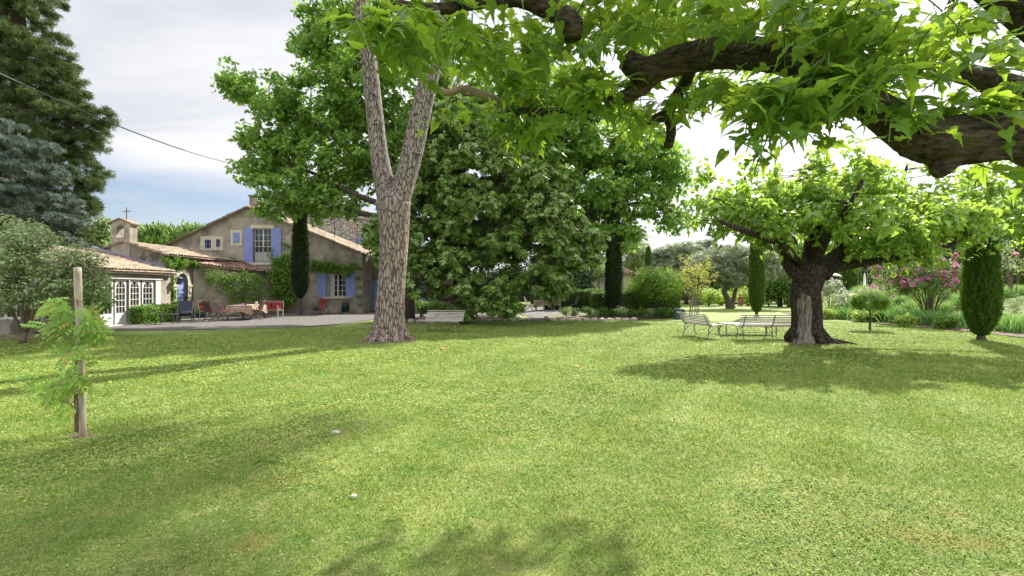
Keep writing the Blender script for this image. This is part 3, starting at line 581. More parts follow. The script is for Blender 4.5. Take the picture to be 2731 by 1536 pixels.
def tiles(name, parent, e0, e1, t1, t0, m, pitch=.21, course=.36, amp=.055, thick=.07, rf_edge=None):
    """canal tile roof, eave e0-e1, top t0-t1"""
    e0, e1, t1, t0 = [np.array(p, float) for p in (e0, e1, t1, t0)]; n = unit(np.cross(e1-e0, t0-e0)); n = n if n[2] > 0 else -n
    nc = max(2, int(np.linalg.norm(e1-e0)/pitch)); nr = max(2, int(max(np.linalg.norm(t0-e0), np.linalg.norm(t1-e1))/course)); per = 8
    us = np.linspace(0, 1, nc*per+1); vs = []; hs = []
    for r in range(nr): vs += [r/nr, (r+1)/nr-.0005]; hs += [.03, 0]
    rng = np.random.default_rng(nc*7+nr); V = []
    ph = np.abs(np.sin(np.arange(len(us))*math.pi/per)); ci = (np.arange(len(us))//per)
    jit = rng.normal(size=(nc+1, nr))*.007; slip = rng.normal(size=(nc+1, nr))*.03
    for j, (v, h) in enumerate(zip(vs, hs)):
        a = e0+(t0-e0)*v; b = e1+(t1-e1)*v; sl = slip[np.minimum(ci, nc), j//2]*(1 if j % 2 == 0 and j else .0)
        P = a+(b-a)*us[:, None]+n*(amp*ph**.8+h+jit[np.minimum(ci, nc), j//2])[:, None]+unit(t0-e0)*sl[:, None]*.6; V.append(P)
    V = np.vstack(V); nu = len(us); q = (np.arange(len(vs)-1)[:, None]*nu+np.arange(nu-1)[None]).ravel(); Fa = np.vstack([np.stack([q, q+1, q+nu+1], 1), np.stack([q, q+nu+1, q+nu], 1)])
    sl = MB(); k = [e0, e1, t1, t0]; sl.add([p-n*.012 for p in k]+[p-n*thick for p in k], [(0, 1, 2, 3), (7, 6, 5, 4), (0, 4, 5, 1), (1, 5, 6, 2), (2, 6, 7, 3), (3, 7, 4, 0)]); sv, sf = sl.np()
    return obj(name, [(V, Fa), (sv, sf, 0)], [m], parent)
HYP = 32.0
def c2(x, y): return ((420+x*.3036-CX)*HYP/F, EYE-(480+y*.3037-HY)*HYP/F)
fac = Pl((0, HYP, 0), (1, 0, 0), (0, -1, 0))
def farmhouse():
    rt = root('farmhouse', 'rendered gabled farmhouse with lavender blue shutters and tiled roof', 'house', (-15, HYP, 0))
    A, Bx, Cx = c2(805, 240), c2(85, 575), c2(1930, 690); xr = -9.9; zr = Cx[1]+(xr-Cx[0])/(A[0]-Cx[0])*(A[1]-Cx[1])
    fw = (c2(845, 0)[0], c2(1000, 0)[0], c2(0, 725)[1], c2(0, 425)[1]); gw = (c2(1505, 0)[0], c2(1655, 0)[0], c2(0, 1025)[1], c2(0, 825)[1])
    s1 = (c2(418, 0)[0], c2(470, 0)[0], c2(0, 602)[1], c2(0, 525)[1]); s2 = (c2(517, 0)[0], c2(552, 0)[0], c2(0, 590)[1], c2(0, 520)[1])
    holes = [rect(*fw), rect(*gw), rect(*s1), rect(*s2)]
    mb = MB(); fac.face(mb, [(Bx[0], -.1), (xr, -.1), (xr, zr), A, (Bx[0], Bx[1])], holes)
    d = 11; mb.add([(xr, HYP, -.1), (xr, HYP+d, -.1), (xr, HYP+d, zr), (xr, HYP, zr)], [(0, 1, 2, 3)]); mb.add([(Bx[0], HYP, -.1), (Bx[0], HYP+d, -.1), (Bx[0], HYP+d, Bx[1]), (Bx[0], HYP, Bx[1])], [(3, 2, 1, 0)])
    mb.add([(Bx[0], HYP+d, -.1), (xr, HYP+d, -.1), (xr, HYP+d, zr), (A[0], HYP+d, A[1]), (Bx[0], HYP+d, Bx[1])], [(4, 3, 2, 1, 0)])
    obj('wall', mb, M['plaster'], rt)
    # recessed wall of the porch to the right, with blue doors
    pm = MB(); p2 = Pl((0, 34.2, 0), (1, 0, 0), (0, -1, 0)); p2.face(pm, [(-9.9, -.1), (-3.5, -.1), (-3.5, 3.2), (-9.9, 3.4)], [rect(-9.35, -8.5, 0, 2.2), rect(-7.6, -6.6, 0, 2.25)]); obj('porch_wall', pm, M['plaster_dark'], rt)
    shutter(rt, p2, -9.85, -9.4, .05, 2.2); window(rt, p2, -9.35, -8.5, 0, 2.2, 4, 5, solid=.5); shutter(rt, p2, -8.05, -7.62, .05, 2.25); window(rt, p2, -7.6, -6.6, 0, 2.25, 4, 5, solid=.5, name='glazed_door'); shutter(rt, p2, -6.58, -6.1, .05, 2.25)
    b0 = HYP-.28
    tiles('roof', rt, (Cx[0], b0, Cx[1]), (Cx[0], HYP+d, Cx[1]), (A[0], HYP+d, A[1]+.05), (A[0], b0, A[1]+.05), M['tile'])
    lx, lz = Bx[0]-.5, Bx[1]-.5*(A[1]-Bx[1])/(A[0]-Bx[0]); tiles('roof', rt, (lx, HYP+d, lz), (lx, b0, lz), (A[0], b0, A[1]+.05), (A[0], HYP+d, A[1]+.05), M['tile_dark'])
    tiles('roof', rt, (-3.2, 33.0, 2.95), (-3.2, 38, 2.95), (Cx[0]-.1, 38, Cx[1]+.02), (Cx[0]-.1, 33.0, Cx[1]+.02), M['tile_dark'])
    # stone trim
    t = MB(); fac.box(t, c2(816, 0)[0], c2(1025, 0)[0], fw[3], fw[3]+.22, -.05, .03); obj('stone_lintel', t, M['cutstone'], rt); t = MB(); fac.box(t, c2(808, 0)[0], c2(1015, 0)[0], fw[2]-.15, fw[2], -.05, .09); obj('stone_sill', t, M['cutstone'], rt)
    t = MB(); fac.box(t, c2(1455, 0)[0], c2(1700, 0)[0], gw[2]-.13, gw[2], -.05, .1); obj('stone_sill', t, M['cutstone'], rt)
    t = MB(); U0, U1 = c2(378, 0)[0], c2(577, 0)[0]; z0, z1 = c2(0, 615)[1], c2(0, 493)[1]; fac.face(t, rect(U0, U1, z0, z1), [rect(*s1), rect(*s2)], rev=.1, d=.012); obj('stone_surround', t, M['cutstone'], rt)
    t = MB(); fac.box(t, c2(642, 0)[0], c2(744, 0)[0], c2(0, 574)[1], c2(0, 437)[1], -.04, .012); obj('stone_surround', t, M['cutstone'], rt)
    window(rt, fac, *fw[:2], fw[2], fw[3], 4, 4, solid=.7, name='french_window'); window(rt, fac, *gw[:2], gw[2], gw[3], 4, 4, curtain=True)
    window(rt, fac, *s1[:2], s1[2], s1[3], 2, 2, leaves_=1, m=M['shutter']); window(rt, fac, *s2[:2], s2[2], s2[3], 2, 2, leaves_=1, m=M['shutter'])
    for a, b, c, d_ in ((762, 840, 733, 424), (1000, 1088, 730, 421), (1408, 1485, 1028, 825), (1657, 1737, 1028, 820)): shutter(rt, fac, c2(a, 0)[0], c2(b, 0)[0], c2(0, c)[1], c2(0, d_)[1], boards=10)
    shutter(rt, fac, c2(667, 0)[0], c2(720, 0)[0], c2(0, 548)[1], c2(0, 462)[1], boards=4, horizontal=False, d=.022)
    r = MB(); zt = c2(0, 597)[1]; fac.box(r, fw[0]-.02, fw[1]+.02, zt-.02, zt+.02, .05, .08)
    fac.box(r, fw[0]-.02, fw[1]+.02, fw[2]+.04, fw[2]+.06, .05, .08)
    for i in range(11): u = fw[0]+(fw[1]-fw[0])*i/10; fac.box(r, u-.008, u+.008, fw[2]+.02, zt, .055, .075)
    obj('balcony_railing', r, M['iron'], rt)
    ch = MB(); ch.box((-18.02, 33.2, 5.8), (-17.48, 33.7, 7.95)); ch.box((-18.1, 33.12, 7.95), (-17.4, 33.78, 8.03)); obj('chimney', ch, M['rust'], rt)
    # lean-to against the chapel and gable
    a, b = np.array((-17.92, 27.2, 0)), np.array((-15.7, HYP-.02, 0)); lp = Pl(a, b-a, (b-a)[[1, 0, 2]]*np.array((1, -1, 1))); ln = np.linalg.norm(b-a); w = MB(); lp.face(w, [(0, -.1), (ln, -.1), (ln, 2.62), (0, 3.02)]); obj('lean_to_wall', w, M['plaster_light'], rt)
    tiles('lean_to_roof', rt, a+lp.N*.25+(0, -.15, 3.0), b+lp.N*.3+(0, -.04, 2.58), (-17.96, HYP-.04, 3.42), (-17.97, 27.1, 3.1), M['tile_pink'])
farmhouse()
def chapel():
    rt = root('chapel', 'small rendered chapel with arched belfry, iron cross and blue door', 'chapel', (-19.9, 25, 0))
    x0, x1, xa, za, ze, y0, y1 = -22.1, -17.95, -20.0, 3.98, 3.40, 25.0, 31.95
    g = Pl((0, y0, 0), (1, 0, 0), (0, -1, 0)); mb = MB(); g.face(mb, [(x0, -.1), (x1, -.1), (x1, ze), (xa, za), (x0, ze)])
    sd = Pl((x1, 0, 0), (0, 1, 0), (1, 0, 0)); dh = arch(25.85, 26.75, .1, 2.45); sd.face(mb, [(y0, -.1), (y1, -.1), (y1, ze), (y0, ze)], [dh], rev=.3)
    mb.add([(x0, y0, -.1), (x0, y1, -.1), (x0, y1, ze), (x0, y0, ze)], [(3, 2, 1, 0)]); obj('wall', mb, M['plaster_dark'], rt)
    sw = MB(); ring = arch(25.58, 27.02, 0, 2.72); sd.face(sw, ring, [dh], rev=.1, d=.05); n = len(ring); sw.add([sd.p(u, z, .05) for u, z in ring]+[sd.p(u, z, 0) for u, z in ring], [(i, (i+1) % n, n+(i+1) % n, n+i) for i in range(n)])
    sd.box(sw, 25.53, 25.9, 1.72, 1.82, .051, .085); sd.box(sw, 26.7, 27.07, 1.72, 1.82, .051, .085); obj('stone_arch', sw, M['cutstone'], rt)
    dr = MB(); sd.face(dr, dh, d=-.12)
    for a, b in ((.25, .75), (.85, 1.25), (1.35, 1.95)): sd.box(dr, 25.95, 26.65, a, b, -.119, -.09)
    do = obj('arched_door', dr, M['shutter'], rt); h = MB(); sd.box(h, 26.6, 26.66, 1.0, 1.2, -.089, -.03); obj('handle', h, M['iron'], do)
    ex = .3; k = (za-ze)/(x1-xa)
    tiles('roof', rt, (x1+ex, y0-.12, ze-ex*k+.05), (x1+ex, y1, ze-ex*k+.05), (xa, y1, za+.07), (xa, y0-.12, za+.07), M['tile'])
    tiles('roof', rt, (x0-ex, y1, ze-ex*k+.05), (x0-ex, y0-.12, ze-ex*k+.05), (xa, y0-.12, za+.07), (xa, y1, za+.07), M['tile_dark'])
    b = MB(); bp = Pl((0, y0-.06, 0), (1, 0, 0), (0, -1, 0)); hole = arch(-20.4, -19.97, 4.26, 4.90); poly = [(-20.67, 3.2), (-19.7, 3.2), (-19.7, 5.0), (-20.185, 5.2), (-20.67, 5.0)]
    bp.face(b, poly, [hole], rev=.5); bb = Pl((0, y0+.44, 0), (1, 0, 0), (0, -1, 0)); bb.face(b, poly, [hole], rev=0)
    for u in (-20.67, -19.7): b.add([(u, y0-.06, 3.2), (u, y0+.44, 3.2), (u, y0+.44, 5.0), (u, y0-.06, 5.0)], [(0, 1, 2, 3)])
    bl = obj('belfry', b, M['plaster'], rt)
    cp = MB()
    for s in (1, -1): cp.add([(-20.185, y0-.16, 5.27), (-20.185, y0+.54, 5.27), (-20.185+s*.62, y0+.54, 5.01), (-20.185+s*.62, y0-.16, 5.01), (-20.185, y0-.16, 5.21), (-20.185, y0+.54, 5.21), (-20.185+s*.62, y0+.54, 4.95), (-20.185+s*.62, y0-.16, 4.95)], [(0, 1, 2, 3), (7, 6, 5, 4), (0, 3, 7, 4), (1, 5, 6, 2), (2, 6, 7, 3)])
    obj('cap', cp, M['tile_dark'], bl)
    cr = MB(); cr.box((-20.08, y0+.17, 5.2), (-20.05, y0+.2, 5.85)); cr.box((-20.25, y0+.168, 5.63), (-19.88, y0+.202, 5.66)); obj('cross', cr, M['iron'], bl)
chapel()
def garden_room():
    rt = root('garden_room', 'low wing with white arched glazed doors under a lichened tile roof', 'building', (-17, 21, 0))
    A = np.array((-16.7, 17.3, 0)); B = np.array((-17.63, 24.97, 0)); ln = np.linalg.norm(B-A); sp = Pl(A, B-A, ((B-A)[1], -(B-A)[0], 0))
    Lp = lambda px: next(u for u in np.arange(0, ln, .01) if CX+F*sp.p(u, 0)[0]/sp.p(u, 0)[1] >= px) if px < 450 else ln-.12
    u = [Lp(p_) for p_ in (268, 306, 310, 341, 348, 378, 382, 413)]
    mb = MB(); holes = [rect(u[0], u[3]+.06, 0, 2.05), rect(u[4]-.06, u[7]+.06, .75, 2.05)]
    sp.face(mb, [(0, -.1), (ln, -.1), (ln, 2.42), (0, 2.42)], holes); f = Pl((0, 17.3, 0), (1, 0, 0), (0, -1, 0)); f.face(mb, [(-22, -.1), (-16.7, -.1), (-16.7, 2.45), (-21.5, 3.5), (-22, 3.5)], [rect(-19.4, -17.1, .55, 2.0)])
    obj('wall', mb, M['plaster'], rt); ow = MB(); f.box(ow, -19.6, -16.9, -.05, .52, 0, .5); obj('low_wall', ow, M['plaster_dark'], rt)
    w = MB(); sp.box(w, u[3]+.06, u[4]-.06, 0, 2.05, -.05, .02); ue = Lp(427); sp.box(w, u[4]-.06, ue, 0, .75, -.05, .02); sp.box(w, u[7]+.06, ue, .75, 2.05, -.05, .02); sp.box(w, u[0]-.1, ue+.1, 2.05, 2.13, -.05, .06); sp.box(w, u[0]-.1, u[4]-.06, -.02, .05, -.05, .12); obj('white_frame', w, M['white'], rt)
    def glazed(u0, u1, z0, z1, nm, rows):
        # arched leaf: solid paint with an arched opening, muntins across it
        lf = MB(); hole = arch(u0+.09, u1-.09, z0+(.5 if nm == 'glazed_door' else .1), z1-.1); sp.face(lf, rect(u0, u1, z0, z1), [hole], rev=.05, d=-.06)
        h0 = hole[0][1]
        for i in (1, 2): x = u0+.09+(u1-u0-.18)*i/3; sp.box(lf, x-.012, x+.012, h0, z1-.13, -.1, -.07)
        for j in range(1, rows): z = h0+(z1-.1-h0)*j/rows; sp.box(lf, u0+.09, u1-.09, z-.012, z+.012, -.098, -.072)
        o = obj(nm, lf, M['white'], rt); g = MB(); sp.box(g, u0+.05, u1-.05, h0-.03, z1-.05, -.14, -.115); obj('pane', g, M['glass'], o)
    m1 = (u[0]+u[1])/2
    glazed(u[0], u[1], .05, 2.04, 'glazed_door', 5); glazed(u[2], u[3], .05, 2.04, 'glazed_door', 5); glazed(u[4], u[5], .76, 2.04, 'window', 4); glazed(u[6], u[7], .76, 2.04, 'window', 4)
    window(rt, f, -19.4, -17.1, .55, 2.0, 6, 3)
    e0 = A+sp.N*.32+(0, -.3, 2.40); e1 = B+sp.N*.32+(0, 0, 2.47)
    tiles('roof', rt, e0, e1, (-21.5, 24.95, 3.62), (-21.5, 17.0, 3.58), M['tile'])
    gn = MB(); n = int(ln/.21)                                   # scalloped genoise under the eave
    for i in range(n): q = sp.p((i+.5)*ln/n, 2.335, .1); gn.bar(q-sp.N*.12, q+sp.N*.12, .13, .09); 
    obj('eave_course', gn, M['cutstone'], rt)
    fl = MB(); fl.bar((-21.6, 24.9, 3.74), (-17.8, 24.9, 2.66), .12, .13); obj('flashing', fl, M['zinc'], rt)
garden_room()
def stone_house():
    rt = root('stone_house', 'taller rubble stone house standing behind the farmhouse', 'house', (-15, 43.2, 0)); Y = 43.4; k = Y/F
    X = lambda px: (px-CX)*k; Z = lambda py: EYE-(py-HY)*k
    pl = Pl((0, Y, 0), (1, 0, 0), (0, -1, 0)); ap = (X(790), Z(502)); l = (X(655), Z(560)); r = (X(1075), Z(600)); mb = MB(); w1 = (X(972), X(998), Z(668), Z(636)); w2 = (X(890), X(897), Z(650), Z(636))
    pl.face(mb, [(l[0], -.1), (r[0], -.1), (r[0], r[1]), ap, (l[0], l[1])], [rect(*w1)]); mb.add([(r[0], Y, 0), (r[0], Y+8, 0), (r[0], Y+8, r[1]), (r[0], Y, r[1])], [(0, 1, 2, 3)]); obj('wall', mb, M['rubble'], rt)
    tiles('roof', rt, (r[0]+.3, Y-.25, r[1]-.05), (r[0]+.3, Y+8, r[1]-.05), (ap[0], Y+8, ap[1]+.06), (ap[0], Y-.25, ap[1]+.06), M['tile']); tiles('roof', rt, (l[0]-.3, Y+8, l[1]-.1), (l[0]-.3, Y-.25, l[1]-.1), (ap[0], Y-.25, ap[1]+.06), (ap[0], Y+8, ap[1]+.06), M['tile'])
    window(rt, pl, *w1[:2], w1[2], w1[3], 2, 3); shutter(rt, pl, w1[0]-.8, w1[0]-.02, w1[2], w1[3]); shutter(rt, pl, w1[1]+.02, w1[1]+.8, w1[2], w1[3]); shutter(rt, pl, w2[0], w2[1], w2[2], w2[3])
stone_house()
def pergola():
    rt = root('iron_pergola', 'curved dark iron pergola over the roof terrace', 'pergola', (-12, 37, 3.6)); mb = MB(); Y0 = 36.2
    for j, Y in enumerate((36.0, 37.6, 39.2)):
        pts = [W(825, 605+0, Y0)*[1, 0, 1]+(0, Y, 0)]; pts = []
        for i in range(13): t = i/12; px = 835+t*180; py = 598-6*j-28*math.sin(math.pi*t)**.8+t*22; q = W(px, py, Y0); pts.append((q[0], Y, q[2]))
        mb.tube(pts, .025, 5)
    for i in range(0, 13, 2):
        t = i/12; q = W(835+t*180, 598-28*math.sin(math.pi*t)**.8+t*22, Y0); mb.tube([(q[0], 36.0, q[2]), (q[0], 39.2, q[2]+.12)], .015, 4)
        if i % 4 == 0: mb.tube([(q[0], 36.0, q[2]), (q[0], 36.0, 3.2)], .025, 5); 
        if i % 4 == 0: mb.tube([(q[0], 36, q[2]-.5), (q[0]+.25, 36, q[2]-.1), (q[0]+.6, 36, q[2])], .015, 4)
    obj('frame', mb, M['iron'], rt)
pergola()
def outhouse():
    rt = root('outhouse', 'small pale outbuilding with tiled roof beyond the round shrub', 'building', (11.6, 48, 0)); k = 48/F; x0, x1 = (1600-CX)*k, (1692-CX)*k; mb = MB(); z = EYE-(729-HY)*k; mb.box((x0, 48, -.1), (x1-.3, 53, z)); obj('wall', mb, M['plaster_light'], rt)
    tiles('roof', rt, (x0-.3, 47.7, z), (x1, 47.7, z), (x1-1.0, 50.5, z+1.0), (x0, 50.5, z+1.0), M['tile_pink'])
outhouse()
def dish():
    rt = root('satellite_dish', 'off-white satellite dish beside the rusty chimney', 'satellite dish', (-17.2, 33.2, 6.7)); mb = MB(); c = np.array((-17.15, 33.2, 7.35)); ax = unit(np.array((.75, -.5, .35))); x = unit(np.cross(ax, (0, 0, 1))); y = np.cross(x, ax); V = [c]; n = 14
    for j in (1, 2): 
        for i in range(n): a = 2*math.pi*i/n; V.append(c+(x*math.cos(a)*.3+y*math.sin(a)*.36)*j/2+ax*.10*(j/2)**2)
    mb.add(V, [(0, 1+i, 1+(i+1) % n) for i in range(n)]+[(1+i, 1+n+i, 1+n+(i+1) % n, 1+(i+1) % n) for i in range(n)]); obj('reflector', mb, M['white'], rt, smooth=True)
    a = MB(); a.tube([c-y*.3+ax*.05, c+ax*.42], .014, 5); a.tube([c-ax*.02, c+(0, 0.05, -.35), (-17.2, 33.25, 6.6)], .025, 6); obj('arm', a, M['iron'], rt)
dish()
def wire():
    mb = MB(); a = W(-60, 168, 13); b = W(720, 452, 31.7); pts = []
    for i in range(25): t = i/24; p = a*(1-t)+b*t; p[2] -= .55*4*t*(1-t); pts.append(p)
    mb.tube(pts, .022, 5); tag(obj('overhead_cable', mb, M['iron']), 'black overhead cable sagging from the sky down to the farmhouse gable', 'cable')
wire()
def lantern(loc, label):
    rt = root('wall_lantern', label, 'lantern', loc); mb = MB(); x, y, z = loc
    mb.box((x-.02, y-.02, z), (x+.02, y+.02, z+.06))
    mb.add([(x-.13, y-.13, z), (x+.13, y-.13, z), (x+.13, y+.13, z), (x-.13, y+.13, z), (x, y, z+.12)], [(0, 1, 4), (1, 2, 4), (2, 3, 4), (3, 0, 4), (3, 2, 1, 0)])
    for s in (-1, 1):
        for t in (-1, 1): mb.bar((x+s*.11, y+t*.11, z), (x+s*.08, y+t*.08, z-.3), .02, .02)
    mb.box((x-.09, y-.09, z-.32), (x+.09, y+.09, z-.3)); obj('frame', mb, M['iron'], rt); g = MB(); g.box((x-.075, y-.075, z-.3), (x+.075, y+.075, z-.01)); obj('glass', g, M['glass'], rt)
lantern((-17.35, 25.2, 2.15), 'black metal wall lantern beside the ivy next to the blue arched door')
lantern((-16.75, 28.9, 2.35), 'black wall lantern above the climbing shrub on the lean-to wall')

# ------------------------------------------------------------------ garden furniture
def make_bench(L_, frames, label, loc, rz, group):
    rt = root('garden_bench', label, 'bench', loc, rz, group)
    sp = [(-.27, .40), (-.20, .425), (-.12, .425), (-.04, .415), (.04, .405), (.12, .40)]; bp = [(.20, .445), (.237, .497), (.262, .548), (.286, .600), (.310, .652), (.343, .706)]
    s = MB()
    for y, z in sp: s.box((-L_/2, y-.028, z), (L_/2, y+.028, z+.022))
    obj('seat', s, M['bench'], rt, world=False); s = MB()
    for y, z in bp: s.bar((-L_/2, y-.012, z), (L_/2, y-.012, z), .012, .037, up=(0, .37, .93))
    s.bar((-L_/2-.01, .39, .775), (L_/2+.01, .39, .775), .05, .03); obj('backrest', s, M['bench'], rt, world=False)
    for i in range(frames):
        x = -L_/2+.14+(L_-.28)*i/(frames-1); f = MB()
        f.tube([(x, -.29, .39), (x, -.1, .41), (x, .13, .385), (x, .2, .42), (x, .27, .55), (x, .31, .65), (x, .39, .76)], .017, 6, sub=3)
        f.tube([(x, .15, .39), (x, .20, .30), (x, .19, .15), (x, .27, .0)], .017, 6, sub=3); f.tube([(x, -.25, .39), (x, -.18, .28), (x, -.20, .14), (x, -.29, 0)], .017, 6, sub=3)
        f.tube([(x, -.19, .16), (x, .195, .16)], .009, 5); f.tube([(x, -.1, .4), (x, .195, .17)], .009, 5); obj('frame', f, M['benchiron'], rt, world=False, smooth=True)
    return rt
bg = 'slatted garden benches on the lawn'
make_bench(1.55, 2, 'grey slatted bench in front of the magnolia bed, seen from its front', (-2.62, 18.1, .01), R(-17), bg)
make_bench(1.65, 2, 'grey slatted bench turned sideways at the end of the low table', (6.4, 16.35, .02), R(103), bg)
make_bench(2.1, 3, 'long grey slatted bench seen from behind, next to the mulberry trunk', (8.15, 15.35, .03), R(180), bg)
def low_table():
    rt = root('low_table', 'low flat metal table between the two benches', 'table', (8.3, 17.1, 0)); t = MB(); t.box((-.9, -.35, .39), (.9, .35, .415)); obj('tabletop', t, M['benchiron'], rt, world=False)
    for sx in (-1, 1):
        for sy in (-1, 1): l = MB(); l.box((sx*.87-.015, sy*.32-.015, 0), (sx*.87+.015, sy*.32+.015, .39)); obj('leg', l, M['benchiron'], rt, world=False)
    r = MB(); r.tube([(-.85, -.32, .1), (.85, -.32, .1)], .008, 5); obj('stretcher', r, M['benchiron'], rt, world=False)
low_table()
def fold_chair(label, loc, rz, wood, cushion, group):
    rt = root('folding_chair', label, 'chair', loc, rz, group); s = MB()
    for i in range(7): s.box((-.21, -.2+i*.06, .43), (.21, -.155+i*.06, .45))
    obj('seat', s, wood, rt, world=False); b = MB()
    for i in range(7): x = -.2+i*.066; b.bar((x, .22, .5), (x, .36, .95), .04, .014, up=(0, 1, .3))
    b.bar((-.23, .215, .49), (.23, .215, .49), .03, .045); b.bar((-.24, .365, .96), (.24, .365, .96), .03, .06); obj('backrest', b, wood, rt, world=False)
    for sx in (-1, 1):
        l = MB(); l.bar((sx*.235, -.28, 0), (sx*.235, .37, .97), .025, .04, up=(1, 0, 0)); obj('leg', l, wood, rt, world=False); l = MB(); l.bar((sx*.205, .34, 0), (sx*.205, -.2, .44), .025, .04, up=(1, 0, 0)); obj('leg', l, wood, rt, world=False)
    for y_, z_, w_ in ((.27, .08, .21), (-.2, .1, .23)): r = MB(); r.bar((-w_, y_, z_), (w_, y_, z_), .025, .025); obj('stretcher', r, wood, rt, world=False)
    if cushion:
        c = MB(); c.box((-.2, -.19, .452), (.2, .2, .50)); obj('cushion', c, M['red'], rt, world=False); c = MB(); pts = [(-.2, .15, .52), (.2, .15, .52), (.2, .25, .9), (-.2, .25, .9), (-.2, .21, .5), (.2, .21, .5), (.2, .325, .9), (-.2, .325, .9)]; c.add(pts, [(0, 1, 2, 3), (7, 6, 5, 4), (0, 4, 5, 1), (1, 5, 6, 2), (2, 6, 7, 3), (3, 7, 4, 0)])
        tag(obj('cushion', c, M['red'], rt, world=False), None)
    return rt
def table(label, loc, w, d, cloth, cat='table', seed=1):
    rt = root('dining_table', label, cat, loc, .1); t = MB(); t.box((-w/2, -d/2, .70), (w/2, d/2, .735)); obj('tabletop', t, M['teak'], rt, world=False)
    for sx in (-1, 1):
        for sy in (-1, 1): l = MB(); l.box((sx*(w/2-.08)-.03, sy*(d/2-.08)-.03, 0), (sx*(w/2-.08)+.03, sy*(d/2-.08)+.03, .70)); obj('leg', l, M['teak'], rt, world=False)
    rng = np.random.default_rng(seed); n = 48; V = [(0, 0, .742)]; rings = []
    for j in range(5):
        for i in range(n):
            a = 2*math.pi*i/n; cx = max(-w/2, min(w/2, 1.5*w*math.cos(a))); cy = max(-d/2, min(d/2, 1.5*d*math.sin(a))); cn = math.hypot(cx/(w/2), cy/(d/2))
            if j == 0: V.append((cx*.98, cy*.98, .742))
            else: dr = (.30+.22*max(0, cn-1)/.41)*j/4; fl = .012*j*math.sin(i*2.1)+.02*j*.25; u_ = unit((cx, cy, 0)); V.append((cx+u_[0]*(.012+fl), cy+u_[1]*(.012+fl), .738-dr))
    Fc = [(0, 1+i, 1+(i+1) % n) for i in range(n)]
    for j in range(4): Fc += [(1+j*n+i, 1+(j+1)*n+i, 1+(j+1)*n+(i+1) % n, 1+j*n+(i+1) % n) for i in range(n)]
    mb = MB(); mb.add(V, Fc); o = obj('tablecloth', mb, cloth, world=False, smooth=True); o.location = loc; o.rotation_euler = (0, 0, .1); return tag(o, 'patterned ochre cloth draped over the '+('courtyard' if seed == 1 else 'patio')+' table', 'tablecloth')
tb = W(647, 852, 25.2); tx = tb[0]
table('wooden dining table under a patterned cloth in front of the lean-to', (tx+.1, 25.4, .02), 1.25, 1.9, M['cloth'])
cg = 'wooden folding chairs at the courtyard table'
fold_chair('dark folding chair with its back to the lawn, farther from the table cloth', (tx-.95, 24.15, .02), R(160), M['teak'], True, cg)
fold_chair('grey brown folding chair with its back to the lawn beside the cloth corner', (tx-.35, 24.0, .02), R(152), M['teakgrey'], True, cg)
fold_chair('folding chair turned sideways at the right end of the courtyard table', (tx+.82, 25.0, .02), R(-80), M['teak'], True, cg)
def white_chair():
    x, y = tx-1.75, 25.0; rt = root('iron_chair', 'white wrought iron chair with red cushions at the courtyard table', 'chair', (x, y, .02), R(85)); f = MB()
    f.tube([(-.22, .22, 0), (-.22, .2, .45), (-.22, .3, .85), (0, .34, .95), (.22, .3, .85), (.22, .2, .45), (.22, .22, 0)], .013, 6, sub=3); f.tube([(-.1, .22, .45), (-.1, .33, .9)], .009, 5); f.tube([(.1, .22, .45), (.1, .33, .9)], .009, 5); obj('backrest', f, M['white'], rt, world=False)
    s = MB(); s.box((-.22, -.22, .43), (.22, .22, .45)); obj('seat', s, M['white'], rt, world=False)
    for sx in (-1, 1): l = MB(); l.tube([(sx*.2, -.2, .44), (sx*.23, -.25, .2), (sx*.21, -.22, 0)], .013, 6, sub=2); l.tube([(sx*.22, -.2, .64), (sx*.24, .0, .66), (sx*.22, .24, .64)], .012, 6, sub=2); obj('leg', l, M['white'], rt, world=False)
    c = MB(); c.box((-.2, -.2, .452), (.2, .16, .51)); obj('cushion', c, M['red'], rt, world=False); c = MB(); c.add([(-.2, .12, .52), (.2, .12, .52), (.2, .22, .9), (-.2, .22, .9), (-.2, .2, .5), (.2, .2, .5), (.2, .3, .9), (-.2, .3, .9)], [(0, 1, 2, 3), (7, 6, 5, 4), (0, 4, 5, 1), (1, 5, 6, 2), (2, 6, 7, 3), (3, 7, 4, 0)]); obj('cushion', c, M['red'], rt, world=False)
white_chair()
def sofa_bench():
    rt = root('cushioned_bench', 'grey wooden bench with red cushions on the far side of the table', 'bench', (tx+.55, 27.0, .02), R(-8)); s = MB(); s.box((-.62, -.25, .38), (.62, .25, .42)); obj('seat', s, M['teakgrey'], rt, world=False); b = MB(); b.box((-.62, .25, .45), (.62, .29, .9)); obj('backrest', b, M['teakgrey'], rt, world=False)
    for sx in (-1, 1):
        for sy in (-1, 1): l = MB(); l.box((sx*.59-.03, sy*.23-.03, 0), (sx*.59+.03, sy*.23+.03, .38 if sy > 0 else .65)); obj('leg', l, M['teakgrey'], rt, world=False)
    for x in (-.3, .3): c = MB(); c.box((x-.26, .1, .43), (x+.26, .24, .84)); obj('cushion', c, M['red'], rt, world=False); c = MB(); c.box((x-.26, -.22, .421), (x+.26, .098, .52)); obj('cushion', c, M['red'], rt, world=False)
sofa_bench()
for i, (dx, dy, m_, lab, hh) in enumerate(((-.25, .1, 'pink', 'pink folded napkin bundle on the courtyard table', .07), (.05, -.2, 'bluepot', 'small dark blue bowl on the courtyard table', .06), (.35, .3, 'white', 'white jug on the courtyard table', .16))):
    mb = MB(); mb.lathe([(.05, 0), (.075, hh*.4), (.06, hh*.8), (.065, hh)], (0, 0, 0), 12); o = obj(('napkin_bundle', 'bowl', 'jug')[i], mb, M[m_], world=False, smooth=True); o.location = (tx+.1+dx, 25.4+dy, .764); tag(o, lab, ('napkins', 'bowl', 'jug')[i])
